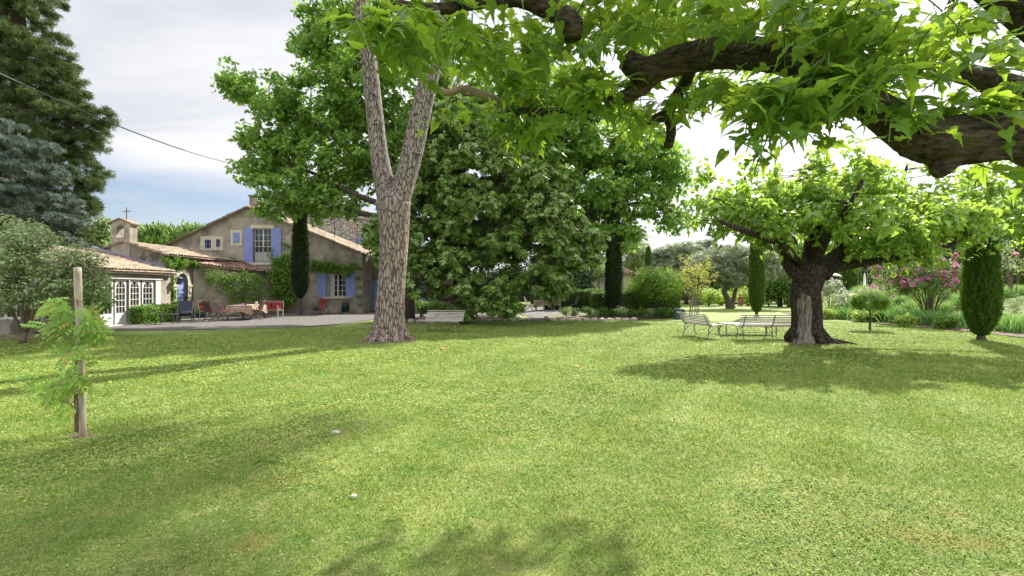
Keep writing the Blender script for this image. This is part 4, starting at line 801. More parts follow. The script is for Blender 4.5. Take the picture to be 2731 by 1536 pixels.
def deckchair(label, loc, rz, cloth, wood, head=False):
    rt = root('deckchair', label, 'deckchair', loc, rz, 'folding deckchairs in the courtyard'); f = MB()
    for sx in (-1, 1): f.bar((sx*.30, -.48, .0), (sx*.30, .42, .98), .03, .045, up=(1, 0, 0))
    f.bar((-.3, .42, .97), (.3, .42, .97), .035, .035); f.bar((-.3, -.42, .07), (.3, -.42, .07), .035, .035); obj('frame', f, wood, rt, world=False)
    f = MB()
    for sx in (-1, 1): f.bar((sx*.265, .5, 0), (sx*.265, -.42, .42), .03, .045, up=(1, 0, 0)); f.bar((sx*.335, .16, .60), (sx*.335, .45, .0), .025, .035, up=(1, 0, 0))
    f.bar((-.265, -.42, .42), (.265, -.42, .42), .035, .035); f.bar((-.265, .48, .02), (.265, .48, .02), .03, .03); obj('base', f, wood, rt, world=False)
    pts = [(-.42, .445), (-.3, .37), (-.12, .29), (.05, .33), (.2, .52), (.33, .78), (.415, .99)]; c = MB(); V = []
    for y, z in pts: V += [(-.255, y, z), (.255, y, z)]
    n = len(V); V += [(x, y, z-.012) for x, y, z in V]; Fc = [(i, i+1, i+3, i+2) for i in range(0, n-2, 2)]+[(n+i+2, n+i+3, n+i+1, n+i) for i in range(0, n-2, 2)]; c.add(V, Fc); obj('sling', c, cloth, rt, world=False)
    if head: h = MB(); h.bar((-.22, .325, .86), (.22, .325, .86), .09, .16, up=(0, .5, .9)); obj('head_pillow', h, cloth, rt, world=False)
p = G(843, 842); deckchair('red canvas deckchair with head pillow beside the dark cypress', (p[0], p[1]+.6, .02), R(-22), M['red'], M['teak'], True)
p = G(478, 860); deckchair('slate blue canvas deckchair in front of the arched door', (p[0], p[1]+.4, .02), R(30), M['navy'], M['iron'])
def side_table():
    p = G(432, 866); rt = root('side_table', 'small black metal side table beside the blue deckchair', 'table', (p[0], p[1]+.3, .02), .15); t = MB(); t.box((-.4, -.24, .42), (.4, .24, .45)); obj('tabletop', t, M['iron'], rt, world=False)
    for sx in (-1, 1):
        for sy in (-1, 1): l = MB(); l.box((sx*.37-.015, sy*.21-.015, 0), (sx*.37+.015, sy*.21+.015, .42)); obj('leg', l, M['iron'], rt, world=False)
side_table()
def hose_reel():
    p = W(921, 834, 31.2); rt = root('hose_reel', 'dark green hose reel cart under the window sill', 'hose reel', (p[0], 31.2, .02)); d = MB(); rng = np.random.default_rng(1)
    for k in range(6): 
        for r in (.2, .25, .29): d.tube([(-.14+k*.055, r*math.cos(a), .38+r*math.sin(a)) for a in np.linspace(0, 2*math.pi, 16)], .022, 5, cap=False)
    obj('drum', d, M['hosegreen'], rt, world=False, smooth=True); f = MB()
    for sx in (-1, 1): f.tube([(sx*.22, -.35, .0), (sx*.22, -.2, .08), (sx*.22, 0, .38), (sx*.2, .15, .75), (sx*.16, .25, 1.0)], .014, 6, sub=2)
    f.tube([(-.16, .25, 1.0), (.16, .25, 1.0)], .016, 6); f.tube([(-.22, 0, .38), (.22, 0, .38)], .012, 6); obj('frame', f, M['iron'], rt, world=False)
    for sx in (-1, 1): w = MB(); w.tube([(sx*.25, .12*math.cos(a), .12+.12*math.sin(a)) for a in np.linspace(0, 2*math.pi, 14)], .02, 5, cap=False); obj('wheel', w, M['iron'], rt, world=False)
hose_reel()
def coil():
    p = G(1811, 851); rt = root('hose_coil', 'teal garden hose coiled on its holder by the round shrub', 'hose', (p[0], p[1], 0)); d = MB(); rng = np.random.default_rng(5)
    for k in range(9): c = rng.normal(size=3)*.04; r = .24+rng.uniform(-.04, .05); t = rng.uniform(-.4, .4); d.tube([(c[0]+r*math.cos(a), c[1]+r*math.sin(a)*math.sin(t)*.8+k*.02-.1, .33+c[2]+r*math.sin(a)*math.cos(t)) for a in np.linspace(0, 2*math.pi, 18)], .02, 5, cap=False)
    obj('hose', d, M['teal'], rt, world=False, smooth=True); s = MB(); s.tube([(0, 0, 0), (0, 0, .62)], .03, 6); s.bar((-.2, 0, .02), (.2, 0, .02), .2, .03); obj('holder', s, M['iron'], rt, world=False)
coil()
def pot(label, loc, r, h, m, plant=None, cat='plant pot', seed=1, lm='l_round', n=250, size=.1):
    rt = root('plant_pot', label, cat, loc); mb = MB(); mb.lathe([(r*.6, 0), (r*.85, h*.5), (r, h*.9), (r*1.08, h*.93), (r*1.08, h), (r*.9, h), (r*.88, h*.9)], loc, 16); obj('pot', mb, M[m], rt, smooth=True)
    if plant: rng = np.random.default_rng(seed); c = np.array(loc)+(0, 0, h+plant*.4); P, d = ball_pts(np.array([c]), np.array([plant]), n, rng, .7); obj('foliage', [leaves(P, d, P_DIA, size, rng)], M[lm], rt)
    return rt
pot('dark blue bowl of green plants beside the blue arched door', (-17.1, 26.6, .02), .28, .25, 'bluepot', .35)
p = G(1858, 810); pot('blue glazed pot standing on the lawn behind the crape myrtle', (p[0]*.9, p[1]*.9, 0), .35, .45, 'bluepot', .2, n=60)
def statue(label, px, py, seed):
    p = G(px, py); rt = root('terracotta_statue', label, 'statue', (p[0], p[1], 0), .3*seed, 'terracotta garden statues'); k = 1.15
    b = MB(); b.lathe([(.2, 0), (.2, .08), (.15, .1), (.15, .16)], seg=14); obj('plinth', b, M['terracotta'], rt, world=False, smooth=True)
    f = MB(); s = 1 if seed == 1 else -1
    f.tube([(0, 0, .14), (.02*s, 0, .3), (-.02*s, 0, .5), (.03*s, 0, .68), (.03*s, 0, .82), (.02*s, 0, .88), (.0, 0, .98), (0, 0, 1.08), (0, 0, 1.13)], [.14, .15, .21, .15, .20, .08, .11, .10, .03], 12, sub=4, lump=.06)
    f.tube([(.16, -.02, .80), (.30, -.08, .66), (.16, -.2, .58), (.02, -.2, .62)], [.065, .055, .045, .04], 8, sub=3); f.tube([(-.14, -.02, .80), (-.26, .02, .68), (-.22, -.14, .84), (-.08, -.12, .98)], [.065, .055, .045, .035], 8, sub=3)
    f.tube([(.08, -.05, .45), (.16, -.2, .36), (.12, -.16, .15)], [.11, .09, .06], 8, sub=3); f.tube([(-.08, -.05, .45), (-.14, -.12, .32), (-.1, -.1, .14)], [.11, .08, .06], 8, sub=3); obj('figure', f, M['terracotta'], rt, world=False, smooth=True)
statue('terracotta cherub statue on the lawn beside the olive trunk', 1974, 816, 1); statue('terracotta cherub statue half hidden to the left of the mulberry trunk', 2104, 817, 2)
# far patio set
px0 = W(1447, 826, 34.5)
table('patio table beneath the plane tree, beyond the gravel path', (px0[0], 34.6, .02), 1.1, .9, M['cloth'], seed=2)
pg = 'grey folding chairs on the patio'
fold_chair('grey folding chair to the left of the patio table', (px0[0]-.95, 34.3, .02), R(80), M['teakgrey'], False, pg)
fold_chair('grey patio chair with its back to the camera, in front of the hanging basket', (px0[0]+1.0, 34.1, .02), R(170), M['teakgrey'], False, pg)
fold_chair('grey patio chair farthest to the right, against the hedge', (px0[0]+2.3, 35.2, .02), R(-120), M['teakgrey'], False, pg)
pot('basket of orange brown flowers on a patio chair', (px0[0]+1.0, 34.15, .5), .2, .2, 'terracotta', .33, seed=8, n=300)
# pool things on the rise
def lounger(label, x, y, rz):
    z = float(terrain(x, y)); rt = root('sun_lounger', label, 'sun lounger', (x, y, z), rz, 'white sun loungers by the pool'); m = MB(); m.box((-.32, -.95, .28), (.32, .3, .38)); m.add([(-.32, .3, .28), (.32, .3, .28), (.32, .9, .62), (-.32, .9, .62), (-.32, .3, .38), (.32, .3, .38), (.32, .86, .72), (-.32, .86, .72)], [(3, 2, 1, 0), (4, 5, 6, 7), (0, 1, 5, 4), (1, 2, 6, 5), (2, 3, 7, 6), (3, 0, 4, 7)]); obj('mattress', m, M['parasol'], rt, world=False)
    for sx in (-1, 1):
        for yy in (-.85, .5): l = MB(); l.box((sx*.3-.02, yy-.02, 0), (sx*.3+.02, yy+.02, .28)); obj('leg', l, M['white'], rt, world=False)
lounger('white sun lounger beyond the cream roses, closer to the mulberry trunk', 27.6, 41.5, R(95)); lounger('white sun lounger beyond the cream roses, beside the brown-patched cypress', 30.0, 41.8, R(95))
def parasol(label, px, py, Y, closed):
    q = W(px, py, Y); x = q[0]; z0 = float(terrain(x, Y)); rt = root('parasol', label, 'parasol', (x, Y, z0)); h = q[2]-z0; p = MB(); p.tube([(0, 0, 0), (0, 0, h)], .025, 6); obj('pole', p, M['white'], rt, world=False); c = MB()
    if closed: c.lathe([(.17, h-2.0), (.2, h-1.6), (.11, h-1.1), (.09, h-.4), (.03, h)], seg=10)
    else: c.lathe([(1.5, h-.45), (1.52, h-.42), (.8, h-.18), (.04, h)], seg=8)
    obj('canopy', c, M['parasol'], rt, world=False)
parasol('closed cream parasol standing by the pool', 2306, 728, 42, True); parasol('open cream parasol behind the mulberry trunk', 2193, 722, 42, False)
def rose_arch():
    x, y = 25.6, 33.5; z = float(terrain(x, y)); rt = root('rose_arch', 'thin metal garden arch among the roses', 'garden arch', (x, y, z)); mb = MB()
    for dy in (0, .9):
        mb.tube([(x-1.0, y+dy, z)]+[(x-1.0*math.cos(a), y+dy, z+1.6+1.0*math.sin(a)) for a in np.linspace(0, math.pi, 12)]+[(x+1.0, y+dy, z)], .022, 5)
    for a in np.linspace(0, math.pi, 5): mb.tube([(x-math.cos(a), y, z+1.6+math.sin(a)), (x-math.cos(a), y+.9, z+1.6+math.sin(a))], .012, 4)
    obj('frame', mb, M['benchiron'], rt)
rose_arch()

# ------------------------------------------------------------------ the big pine
def pine():
    b = G(1037, 912); Y = b[1]; rt = root('pine_tree', 'tall forked pine with plated reddish bark in the middle of the lawn', 'pine', b)
    w = lambda px, py, dY=0: W(px, py, Y+dY)
    mb = MB(); prof = [(1037, 925, 64), (1037, 905, 50), (1038, 880, 42), (1041, 820, 38), (1046, 730, 36), (1050, 650, 37), (1050, 590, 41), (1049, 545, 45), (1048, 522, 36), (1047, 505, 22)]
    k = Y/F; mb.tube([w(a, b_) for a, b_, r in prof], [r*k for a, b_, r in prof], 40, sub=8, lump=.035, rs=3)
    for a in np.linspace(0, 6.28, 7)[:-1]: # root flare
        d = np.array((math.cos(a), math.sin(a), 0)); mb.tube([b+d*.38+(0, 0, .5), b+d*.55+(0, 0, .16), b+d*.95+(0, 0, -.04)], [.12, .12, .03], 8, sub=3, lump=.1)
    obj('trunk', mb, M['pine_bark'], rt, smooth=True)
    l1 = [(1036, 560, 24), (1028, 500, 27), (1012, 420, 24), (998, 300, 22), (985, 170, 20.5), (968, 60, 19), (950, -60, 17), (900, -260, 14), (800, -420, 9)]
    l2 = [(1060, 565, 26), (1072, 510, 29), (1096, 420, 28), (1120, 310, 27), (1146, 200, 25), (1175, 90, 24), (1205, -20, 22), (1260, -160, 18), (1400, -330, 12)]
    for l, nm in ((l1, 1), (l2, 2)):
        m2 = MB(); m2.tube([w(a, b_) for a, b_, r in l], [r*k for a, b_, r in l], 28, sub=8, lump=.04, rs=nm)
        for (px, py) in (((1003, 330), (995, 250)) if nm == 1 else ((1118, 272), (1108, 305), (1112, 370), (1117, 410))): q = w(px, py, -.3); m2.lathe([(.02, -.02), (.07, 0), (.05, .04)], q, 8)
        obj('limb', m2, M['pine_bark_high'], rt, smooth=True)
    rng = np.random.default_rng(5); C = []; src = []
    for _ in range(230):
        x = rng.uniform(-6, 10.5); y = rng.uniform(10.5, 20.5); 
        if rng.uniform() < .45: continue
        C.append((x, y, max(14.3, 3.2+.66*y)+rng.uniform(0, 2.2)))
    for _ in range(24): C.append((rng.uniform(4.5, 8.8), rng.uniform(17.5, 22), rng.uniform(14.9, 16.6)))  # extra clumps above the frame, added to throw shade on the left lawn
    C = np.array(C); t = MB(); s1 = w(1400, -330); s0 = w(800, -420)
    src = np.array([w(1260, -160), s1, s1+(1.5, 0, 1), s0, s0+(0, 1, 1), w(1205, -20)]); twigs(t, src, C, rng, .05, every=1); obj('branches', t, M['pine_bark_high'], rt)
    P, d = ball_pts(C, rng.uniform(.4, 1.2, len(C)), 48, rng, .5); obj('crown', [rosettes(P, d, P_NEEDLE, .24, rng)], M['l_pine'], rt)
pine()
# ------------------------------------------------------------------ mid-distance mulberry
def mulberry_mid():
    Y = 14.2; b = np.array(((2150-CX)/F*Y, Y, 0.)); rt = root('mulberry_tree', 'old gnarled mulberry with spreading bright crown beside the benches', 'mulberry', b); k = Y/F; w = lambda px, py, dY=0: W(px, py, Y+dY)
    mb = MB(); prof = [(2160, 945, 64), (2155, 915, 47), (2152, 880, 39), (2152, 830, 35), (2150, 780, 36), (2158, 745, 38), (2160, 715, 41), (2160, 690, 34)]
    mb.tube([w(a, c) for a, c, r in prof], [r*k for a, c, r in prof], 36, sub=7, lump=.09, rs=12)
    for d, ln in (((.9, -.45), 1.25), ((-.7, -.5), .7), ((.2, -1), .75), ((1, .3), .8), ((-.9, .3), .6), ((.75, -.8), .9)):
        d = np.array(d+(0,)); mb.tube([b+d*.3+(0, 0, .45), b+d*.5+(0, 0, .18), b+d*ln*.8+(.03, 0, .06), b+d*ln*1.25+(0, 0, -.03)], [.13, .11, .07, .02], 9, sub=4, lump=.12)
    limbs = [([(2140, 735, 0, 26), (2105, 705, 0, 17), (2090, 665, -.1, 14), (2080, 640, -.2, 13), (2030, 600, -.5, 10), (1960, 560, -.9, 7), (1900, 530, -1, 4)]),
             ([(2150, 720, .1, 22), (2120, 680, .5, 14), (2110, 640, .9, 12), (2060, 590, 1.6, 9), (2000, 520, 2, 6), (1985, 470, 2, 3)]),
             ([(2160, 720, -.1, 24), (2160, 660, -.2, 17), (2185, 610, -.4, 13), (2170, 560, -.6, 10), (2160, 500, -.8, 6), (2150, 450, -.8, 3)]),
             ([(2185, 730, 0, 26), (2225, 690, 0, 19), (2250, 650, .1, 16), (2300, 610, .2, 12), (2360, 560, .3, 8), (2400, 500, .3, 5), (2420, 440, .3, 3)]),
             ([(2200, 715, -.1, 18), (2280, 705, -.3, 11), (2373, 690, -.5, 9), (2456, 673, -.7, 8), (2540, 650, -.9, 6), (2600, 600, -1, 4)]),
             ([(2190, 715, .2, 20), (2240, 680, .9, 13), (2330, 640, 1.8, 10), (2450, 590, 2.4, 7), (2580, 540, 2.8, 4)]),
             ([(2170, 700, -.1, 18), (2200, 640, -1.0, 12), (2260, 560, -1.8, 8), (2300, 480, -2.2, 4)]),
             ([(2150, 700, -.1, 18), (2080, 650, -1.0, 11), (2000, 620, -1.8, 7), (1920, 590, -2.1, 4)])]
    src = []
    for l in limbs: pts = [w(a, c, d) for a, c, d, r in l]; mb.tube(pts, [r*k for *_, r in l], 12, sub=5, lump=.09, rs=len(mb.v)); sp, _ = smooth_path(np.array(pts), np.ones(len(pts)), 5); src.append(sp[6:])
    dw = MB(); r8 = np.random.default_rng(5)
    for a_, top, rr in ((-1.95, 1.42, .10), (-2.2, 1.5, .11), (-2.42, 1.36, .10), (-1.76, 1.15, .08), (-2.05, .95, .09), (-2.62, 1.0, .07), (-1.6, .75, .05)):
        pts = []
        for z_ in np.linspace(-.02, top, 7): R_ = np.interp(z_, [0, .12, .35, .7, 1.2, 1.7], [.60, .49, .40, .355, .375, .40])-.045; a2 = a_+.10*math.sin(z_*3+a_*5); pts.append(b+np.array((math.cos(a2)*R_-.02, math.sin(a2)*R_, z_)))
        dw.tube(pts, [rr*1.15, rr, rr, rr*.95, rr*.9, rr*.85, rr*.6], 9, sub=4, lump=.16, rs=int(top*100))
    dv, df = dw.np()
    src = np.vstack(src); rng = np.random.default_rng(21)
    ells = [E(1925, 530, 70, 45, Y-.6, 1.2), E(1895, 462, 26, 30, Y, .5), E(1990, 450, 26, 28, Y, .5), E(2062, 470, 24, 34, Y-.4, .5), E(2165, 440, 30, 34, Y, .6), E(2215, 452, 22, 30, Y-.5, .4), E(2285, 415, 34, 46, Y-.5, .6), E(2370, 470, 30, 36, Y, .5), E(2480, 455, 30, 34, Y, .6), E(2560, 470, 28, 30, Y, .5), E(1868, 560, 24, 22, Y-1, .5), E(1900, 590, 60, 35, Y-1, 1), E(2010, 520, 90, 42, Y, 1.6), E(2050, 580, 110, 60, Y-1, 1.4), E(2110, 500, 70, 36, Y+.5, 1.5), E(2170, 540, 110, 60, Y-.5, 2), E(2190, 490, 60, 36, Y+1, 1.2), E(2230, 620, 100, 50, Y+1, 2), E(2290, 500, 80, 60, Y-.5, 1.4), E(2300, 470, 50, 36, Y-1, .8), E(2350, 580, 110, 60, Y, 2), E(2350, 660, 110, 40, Y-.3, 1.6), E(2440, 525, 90, 36, Y, 1.6), E(2480, 600, 110, 55, Y, 1.8), E(2590, 560, 90, 60, Y, 1.6), E(2600, 480, 80, 40, Y+.6, 1.4), E(2680, 540, 70, 55, Y, 1.4), E(2430, 690, 60, 22, Y-.5, .8), E(2600, 625, 60, 30, Y-.5, 1), E(2090, 640, 60, 25, Y-1, .8), E(2750, 580, 60, 50, Y, 1.3)]
    ells += [E(1990, 570, 70, 40, Y-1, 1.2), E(2200, 590, 60, 40, Y-1.2, 1), E(2310, 650, 70, 28, Y-.6, 1), E(2130, 520, 80, 50, Y-1.5, 1), E(2400, 610, 80, 40, Y-1, 1.2)]; ells += [E(2310, 585, 90, 40, Y-2.2, 1), E(2480, 590, 100, 40, Y-2, 1), E(2640, 575, 80, 40, Y-2, 1), E(2820, 570, 90, 60, Y-.5, 2), E(2900, 590, 80, 50, Y+.3, 2), E(2100, 600, 70, 28, Y-2, .8)]; C = clump_centres(ells, 640, rng, .25); C = C[C[:, 2] > 2.0]; twigs(mb, src, C, rng, .014, every=1, far=1.25); obj('trunk', mb, M['mul_bark'], rt, smooth=True); obj('dead_wood', [(dv, df)], M['dead_wood'], rt, smooth=True)
    # shoots: short vertical-ish sprays of leaves
    P, d = ball_pts(C, rng.uniform(.14, .36, len(C)), 25, rng, 1.4, .55); obj('crown', [leaves(P, d, P_MULF, .15, rng, .55, .75, .45)], M['l_mul2'], rt)
mulberry_mid()
# ------------------------------------------------------------------ foreground mulberry overhead
def mulberry_fore():
    rng = np.random.default_rng(77); b = np.array((4.1, 2.6, 0.)); rt = root('mulberry_tree', 'near mulberry whose thick dark limbs and big lobed leaves hang overhead', 'mulberry', b)
    mb = MB(); mb.tube([b+(0, 0, -.1), b+(0, 0, .15), b+(-.02, 0, 1.0), b+(.02, 0, 1.8), b+(-.05, 0, 2.35)], [.46, .36, .31, .33, .26], 24, sub=5, lump=.08)
    L_ = {'A': [(3200, 500, 2.6, .20), (2900, 420, 2.6, .17), (2731, 362, 2.6, .138), (2600, 366, 2.6, .132), (2500, 375, 2.6, .13), (2420, 345, 2.62, .105), (2320, 280, 2.7, .088), (2220, 215, 2.85, .085), (2120, 165, 3.0, .09), (2020, 142, 3.1, .098), (1900, 142, 3.2, .10), (1800, 165, 3.3, .095), (1720, 190, 3.35, .095), (1670, 160, 3.4, .07)],
          'A2': [(1740, 195, 3.35, .08), (1700, 240, 3.4, .055), (1620, 275, 3.45, .04), (1545, 295, 3.5, .035), (1430, 300, 3.5, .032), (1355, 293, 3.5, .03), (1328, 270, 3.5, .028), (1269, 245, 3.5, .026), (1235, 237, 3.5, .025), (1190, 248, 3.5, .024), (1152, 224, 3.5, .023), (1135, 190, 3.5, .018), (1111, 153, 3.5, .014)],
          'B': [(1528, 105, 3.0, .05), (1520, 60, 3.0, .07), (1470, 25, 3.0, .065), (1424, 5, 3.0, .06), (1360, -40, 3.0, .06), (1500, -160, 3.0, .07), (1900, -260, 2.9, .09), (2500, -160, 2.7, .12), (3200, 380, 2.6, .15)],
          'B2': [(1424, -5, 3.0, .05), (1300, 5, 2.9, .035), (1198, 22, 2.8, .032), (1111, 20, 2.7, .028), (1028, 0, 2.6, .02)],
          'C': [(1850, 150, 3.3, .05), (1830, 215, 3.6, .045), (1800, 262, 3.8, .045), (1775, 305, 3.9, .05), (1722, 325, 4.0, .03)], 'C2': [(1780, 300, 3.9, .045), (1790, 345, 3.9, .04), (1782, 392, 3.9, .035)],
          'D': [(3100, 420, 3.0, .13), (2850, 290, 3.1, .11), (2731, 250, 3.1, .09), (2654, 222, 3.2, .075), (2560, 195, 3.3, .06), (2470, 190, 3.4, .05), (2420, 200, 3.4, .045)],
          'E': [(2450, 200, 3.3, .035), (2492, 126, 3.3, .03), (2517, 54, 3.3, .028), (2546, -10, 3.3, .026), (2570, -120, 3.3, .02)], 'K': [(2530, 400, 2.6, .09), (2515, 440, 2.58, .06), (2498, 462, 2.56, .03)], 'K2': [(2590, 395, 2.6, .09), (2584, 420, 2.57, .05)]}
    tw = MB(); a2 = [q for q in L_.pop('A2')]; mb.tube([W(a, c, d) for a, c, d, r in a2[:6]], [r for *_, r in a2[:6]], 10, sub=7, lump=.05, rs=5); tw.tube([W(a, c, d) for a, c, d, r in a2[5:]], [r for *_, r in a2[5:]], 10, sub=7, lump=.06, rs=6); obj('branch', tw, M['palebark'], rt, smooth=True)
    for nm, l in L_.items():
        thick = max(r for *_, r in l) > .07; mb.tube([W(a, c, d) for a, c, d, r in l], [r for *_, r in l], 30 if thick else 10, sub=9, lump=.085 if thick else .04, rs=ord(nm[0]), jit=.02)
    for _ in range(22):                                            # knots and burrs along the big limb
        q0 = L_['A'][int(rng.integers(1, 13))]; q1 = L_['A'][L_['A'].index(q0)-1]; t = rng.uniform(); c = W(*q0[:3])*(1-t)+W(*q1[:3])*t; d = unit(rng.normal(size=3)); r_ = (q0[3]*(1-t)+q1[3]*t); k_ = rng.uniform(.012, .03)
        mb.tube([c+d*r_*.75, c+d*r_*.97, c+d*(r_+k_*.5)], [k_*1.7, k_*1.25, k_*.4], 9, sub=3, lump=.2, rs=int(rng.integers(999)))
    obj('trunk', mb, M['mul_bark_fore'], rt, smooth=True)
    # leafy shoots: (px, py, rx, ry, depth0, depth1, number)
    Z = [(1010, 40, 90, 60, 2.1, 2.6, 12), (1090, 95, 70, 55, 2.2, 2.8, 9), (1180, 60, 110, 60, 2.3, 3.2, 14), (1290, 120, 110, 80, 2.8, 3.8, 18), (1250, 180, 70, 25, 3.8, 4.6, 6), (1230, 300, 60, 22, 3.6, 4.2, 6), (2010, 350, 45, 35, 2.5, 3.0, 5), (2100, 320, 60, 25, 2.4, 2.9, 4), (1410, 355, 60, 22, 3.3, 3.8, 6), (1400, 110, 110, 90, 2.8, 4.0, 20), (1380, 310, 90, 35, 3.2, 3.8, 14), (1480, 230, 120, 70, 2.9, 4.2, 24),
         (1600, 80, 120, 90, 2.8, 4.2, 22), (1620, 250, 110, 60, 3.2, 4.2, 20), (1700, 40, 120, 60, 2.8, 4.2, 18), (1720, 300, 70, 45, 3.6, 4.6, 14), (1800, 60, 110, 70, 2.9, 4.2, 18), (1860, 240, 70, 45, 3.2, 4.0, 11), (1930, 40, 120, 60, 2.8, 4.0, 18), (1960, 240, 80, 60, 2.8, 3.5, 12),
         (2040, 270, 70, 60, 2.4, 3.0, 11), (2080, 60, 120, 70, 2.5, 3.8, 20), (2110, 240, 90, 50, 2.4, 3.0, 20), (2230, 215, 80, 45, 2.3, 2.65, 16), (2200, 120, 120, 90, 2.3, 3.4, 24), (2200, 250, 60, 40, 2.4, 2.8, 8), (2320, 60, 110, 60, 2.2, 3.2, 16), (2330, 180, 90, 60, 2.2, 3.0, 14), (2440, 100, 80, 70, 2.2, 3.2, 9), (2400, 235, 50, 20, 2.8, 3.2, 3), (2560, 30, 90, 40, 2.2, 3.0, 6), (2600, 150, 80, 50, 2.2, 3.0, 6), (2700, 90, 60, 60, 2.2, 3.0, 4), (2700, 240, 40, 25, 2.3, 2.7, 3), (2600, 275, 70, 22, 2.45, 2.6, 6), (2380, 300, 50, 20, 2.45, 2.55, 4), (2700, 450, 30, 15, 2.5, 2.6, 1),
         (1250, -60, 300, 60, 2.4, 4.2, 26), (1700, -70, 300, 60, 2.4, 4.2, 26), (2200, -70, 400, 60, 2.4, 3.8, 26), (1690, 330, 60, 30, 5.2, 6.8, 18), (1500, 200, 160, 60, 4.6, 6.4, 26), (1850, 120, 160, 60, 4.6, 6.2, 18), (1950, 215, 90, 50, 7.4, 8.6, 26), (1840, 190, 70, 40, 7.6, 8.8, 14)]  # last two groups: distant leaves added to cast the shadow low in front
    SP = []; SN = []; ST = []; SS = []; sh = MB(); kinds = []
    for (px, py, rx, ry, d0, d1, n) in Z:
        for _ in range(max(1, int(n*.95))):
            a = rng.uniform(0, 6.283); r = rng.uniform(0, 1)**.6; Yd = rng.uniform(d0, d1); o = W(px+rx*r*math.cos(a), py+ry*r*math.sin(a), Yd)
            up = rng.uniform(-.5, .9) if py < 230 else rng.uniform(-.7, .3); dr = unit(np.array((rng.normal(), rng.normal(), up))); ln = rng.uniform(.18, .42); p0 = o-dr*ln*.5; m_ = int(rng.integers(5, 9)); cur = []
            for i in range(m_):
                t = (i+.5)/m_; q = p0+dr*ln*t+np.array((0, 0, -.10*t*t)); cur.append(q); sd = unit(np.cross(dr, (0, 0, 1)))*(1 if i % 2 else -1)
                out = unit(sd*rng.uniform(.4, 1.1)+dr*rng.uniform(.1, .9)+rv(rng, 1)[0]*.45); pe = q+out*rng.uniform(.03, .08)+np.array((0, 0, .01)); SP.append(pe)
                SN.append(unit(np.array((0, 0, 1))+rv(rng, 1)[0]*.6+out*.15)); ST.append(unit(out+np.array((0, 0, -rng.uniform(.25, 1.5))))); SS.append(rng.uniform(.07, .15)*(1.12-.4*t)); kinds.append(int(rng.integers(0, 3)))
                sh.tube([q, pe], .0016, 3, cap=False)
            sh.tube([p0]+cur, .0035, 4, cap=False)
    SP, SN, ST, SS, kinds = map(np.array, (SP, SN, ST, SS, kinds)); ch = []
    for k in range(3): i = kinds == k; ch.append(place(SP[i], SN[i], ST[i], SS[i], P_MUL[k])); v_, f_ = place(SP[i], SN[i], ST[i], SS[i], P_VEIN[k]); ch.append((v_, f_, 1))
    obj('crown', ch, [M['l_mul'], M['vein']], rt, smooth=True); obj('shoots', sh, M['shoot'], rt)
mulberry_fore()
# ------------------------------------------------------------------ plane trees, magnolia
def mk(pts, Y0=None): return [tuple(W(a, b, Y)) for a, b, Y in pts]
Y = 25.0
tree('plane_tree', 'tall leafy plane tree overhanging the farmhouse roof', 'plane tree', W(1085, 852, Y)*[1, 1, 0], (mk([(1085, 855, Y), (1085, 700, Y), (1070, 560, Y), (1040, 430, Y), (1000, 250, Y), (960, 60, Y), (950, -100, Y)]), [.42, .34, .3, .26, .2, .13, .06]),
     [(mk([(1060, 520, Y), (960, 440, Y-.5), (850, 330, Y-1), (720, 280, Y-1.2), (640, 230, Y-1.2)]), [.2, .16, .11, .07, .03]), (mk([(1060, 560, Y), (950, 520, Y-1), (830, 460, Y-1.5), (700, 420, Y-1.5)]), [.18, .14, .09, .03]), (mk([(1070, 580, Y), (960, 570, Y-1), (860, 540, Y-2), (770, 520, Y-2)]), [.16, .12, .07, .03]), (mk([(1020, 340, Y), (930, 220, Y), (860, 100, Y), (820, 20, Y)]), [.16, .11, .07, .03]), (mk([(1060, 500, Y), (1130, 380, Y+1), (1200, 250, Y+1)]), [.18, .12, .05])],
     [E(690, 245, 85, 50, Y-1, 2), E(640, 250, 40, 45, Y-1, 1.2), E(735, 330, 90, 60, Y-1, 2.3), E(720, 420, 80, 60, Y-1, 2), E(690, 470, 50, 40, Y-1, 1.3), E(780, 500, 90, 50, Y-1.5, 2), E(745, 560, 50, 35, Y-2, 1.2), E(870, 420, 130, 110, Y, 3), E(880, 530, 90, 60, Y-1, 2), E(860, 280, 120, 70, Y, 3), E(850, 180, 60, 45, Y, 1.6), E(835, 110, 55, 50, Y, 1.5), E(865, 40, 65, 60, Y, 1.6), E(930, 120, 80, 90, Y, 2.4), E(960, 250, 90, 90, Y, 3), E(980, 400, 90, 110, Y+1, 3), E(960, 20, 80, 60, Y, 2.4), E(1090, 200, 110, 140, Y+1, 3), E(1110, 420, 100, 120, Y+1.5, 3), E(1230, 250, 100, 120, Y+2, 3)],
     1150, 40, (.25, .6), P_PLANE, .19, M['l_plane'], M['bark'], 31, r0=.03, every=2, group='plane trees behind the lawn')
Y = 29.0
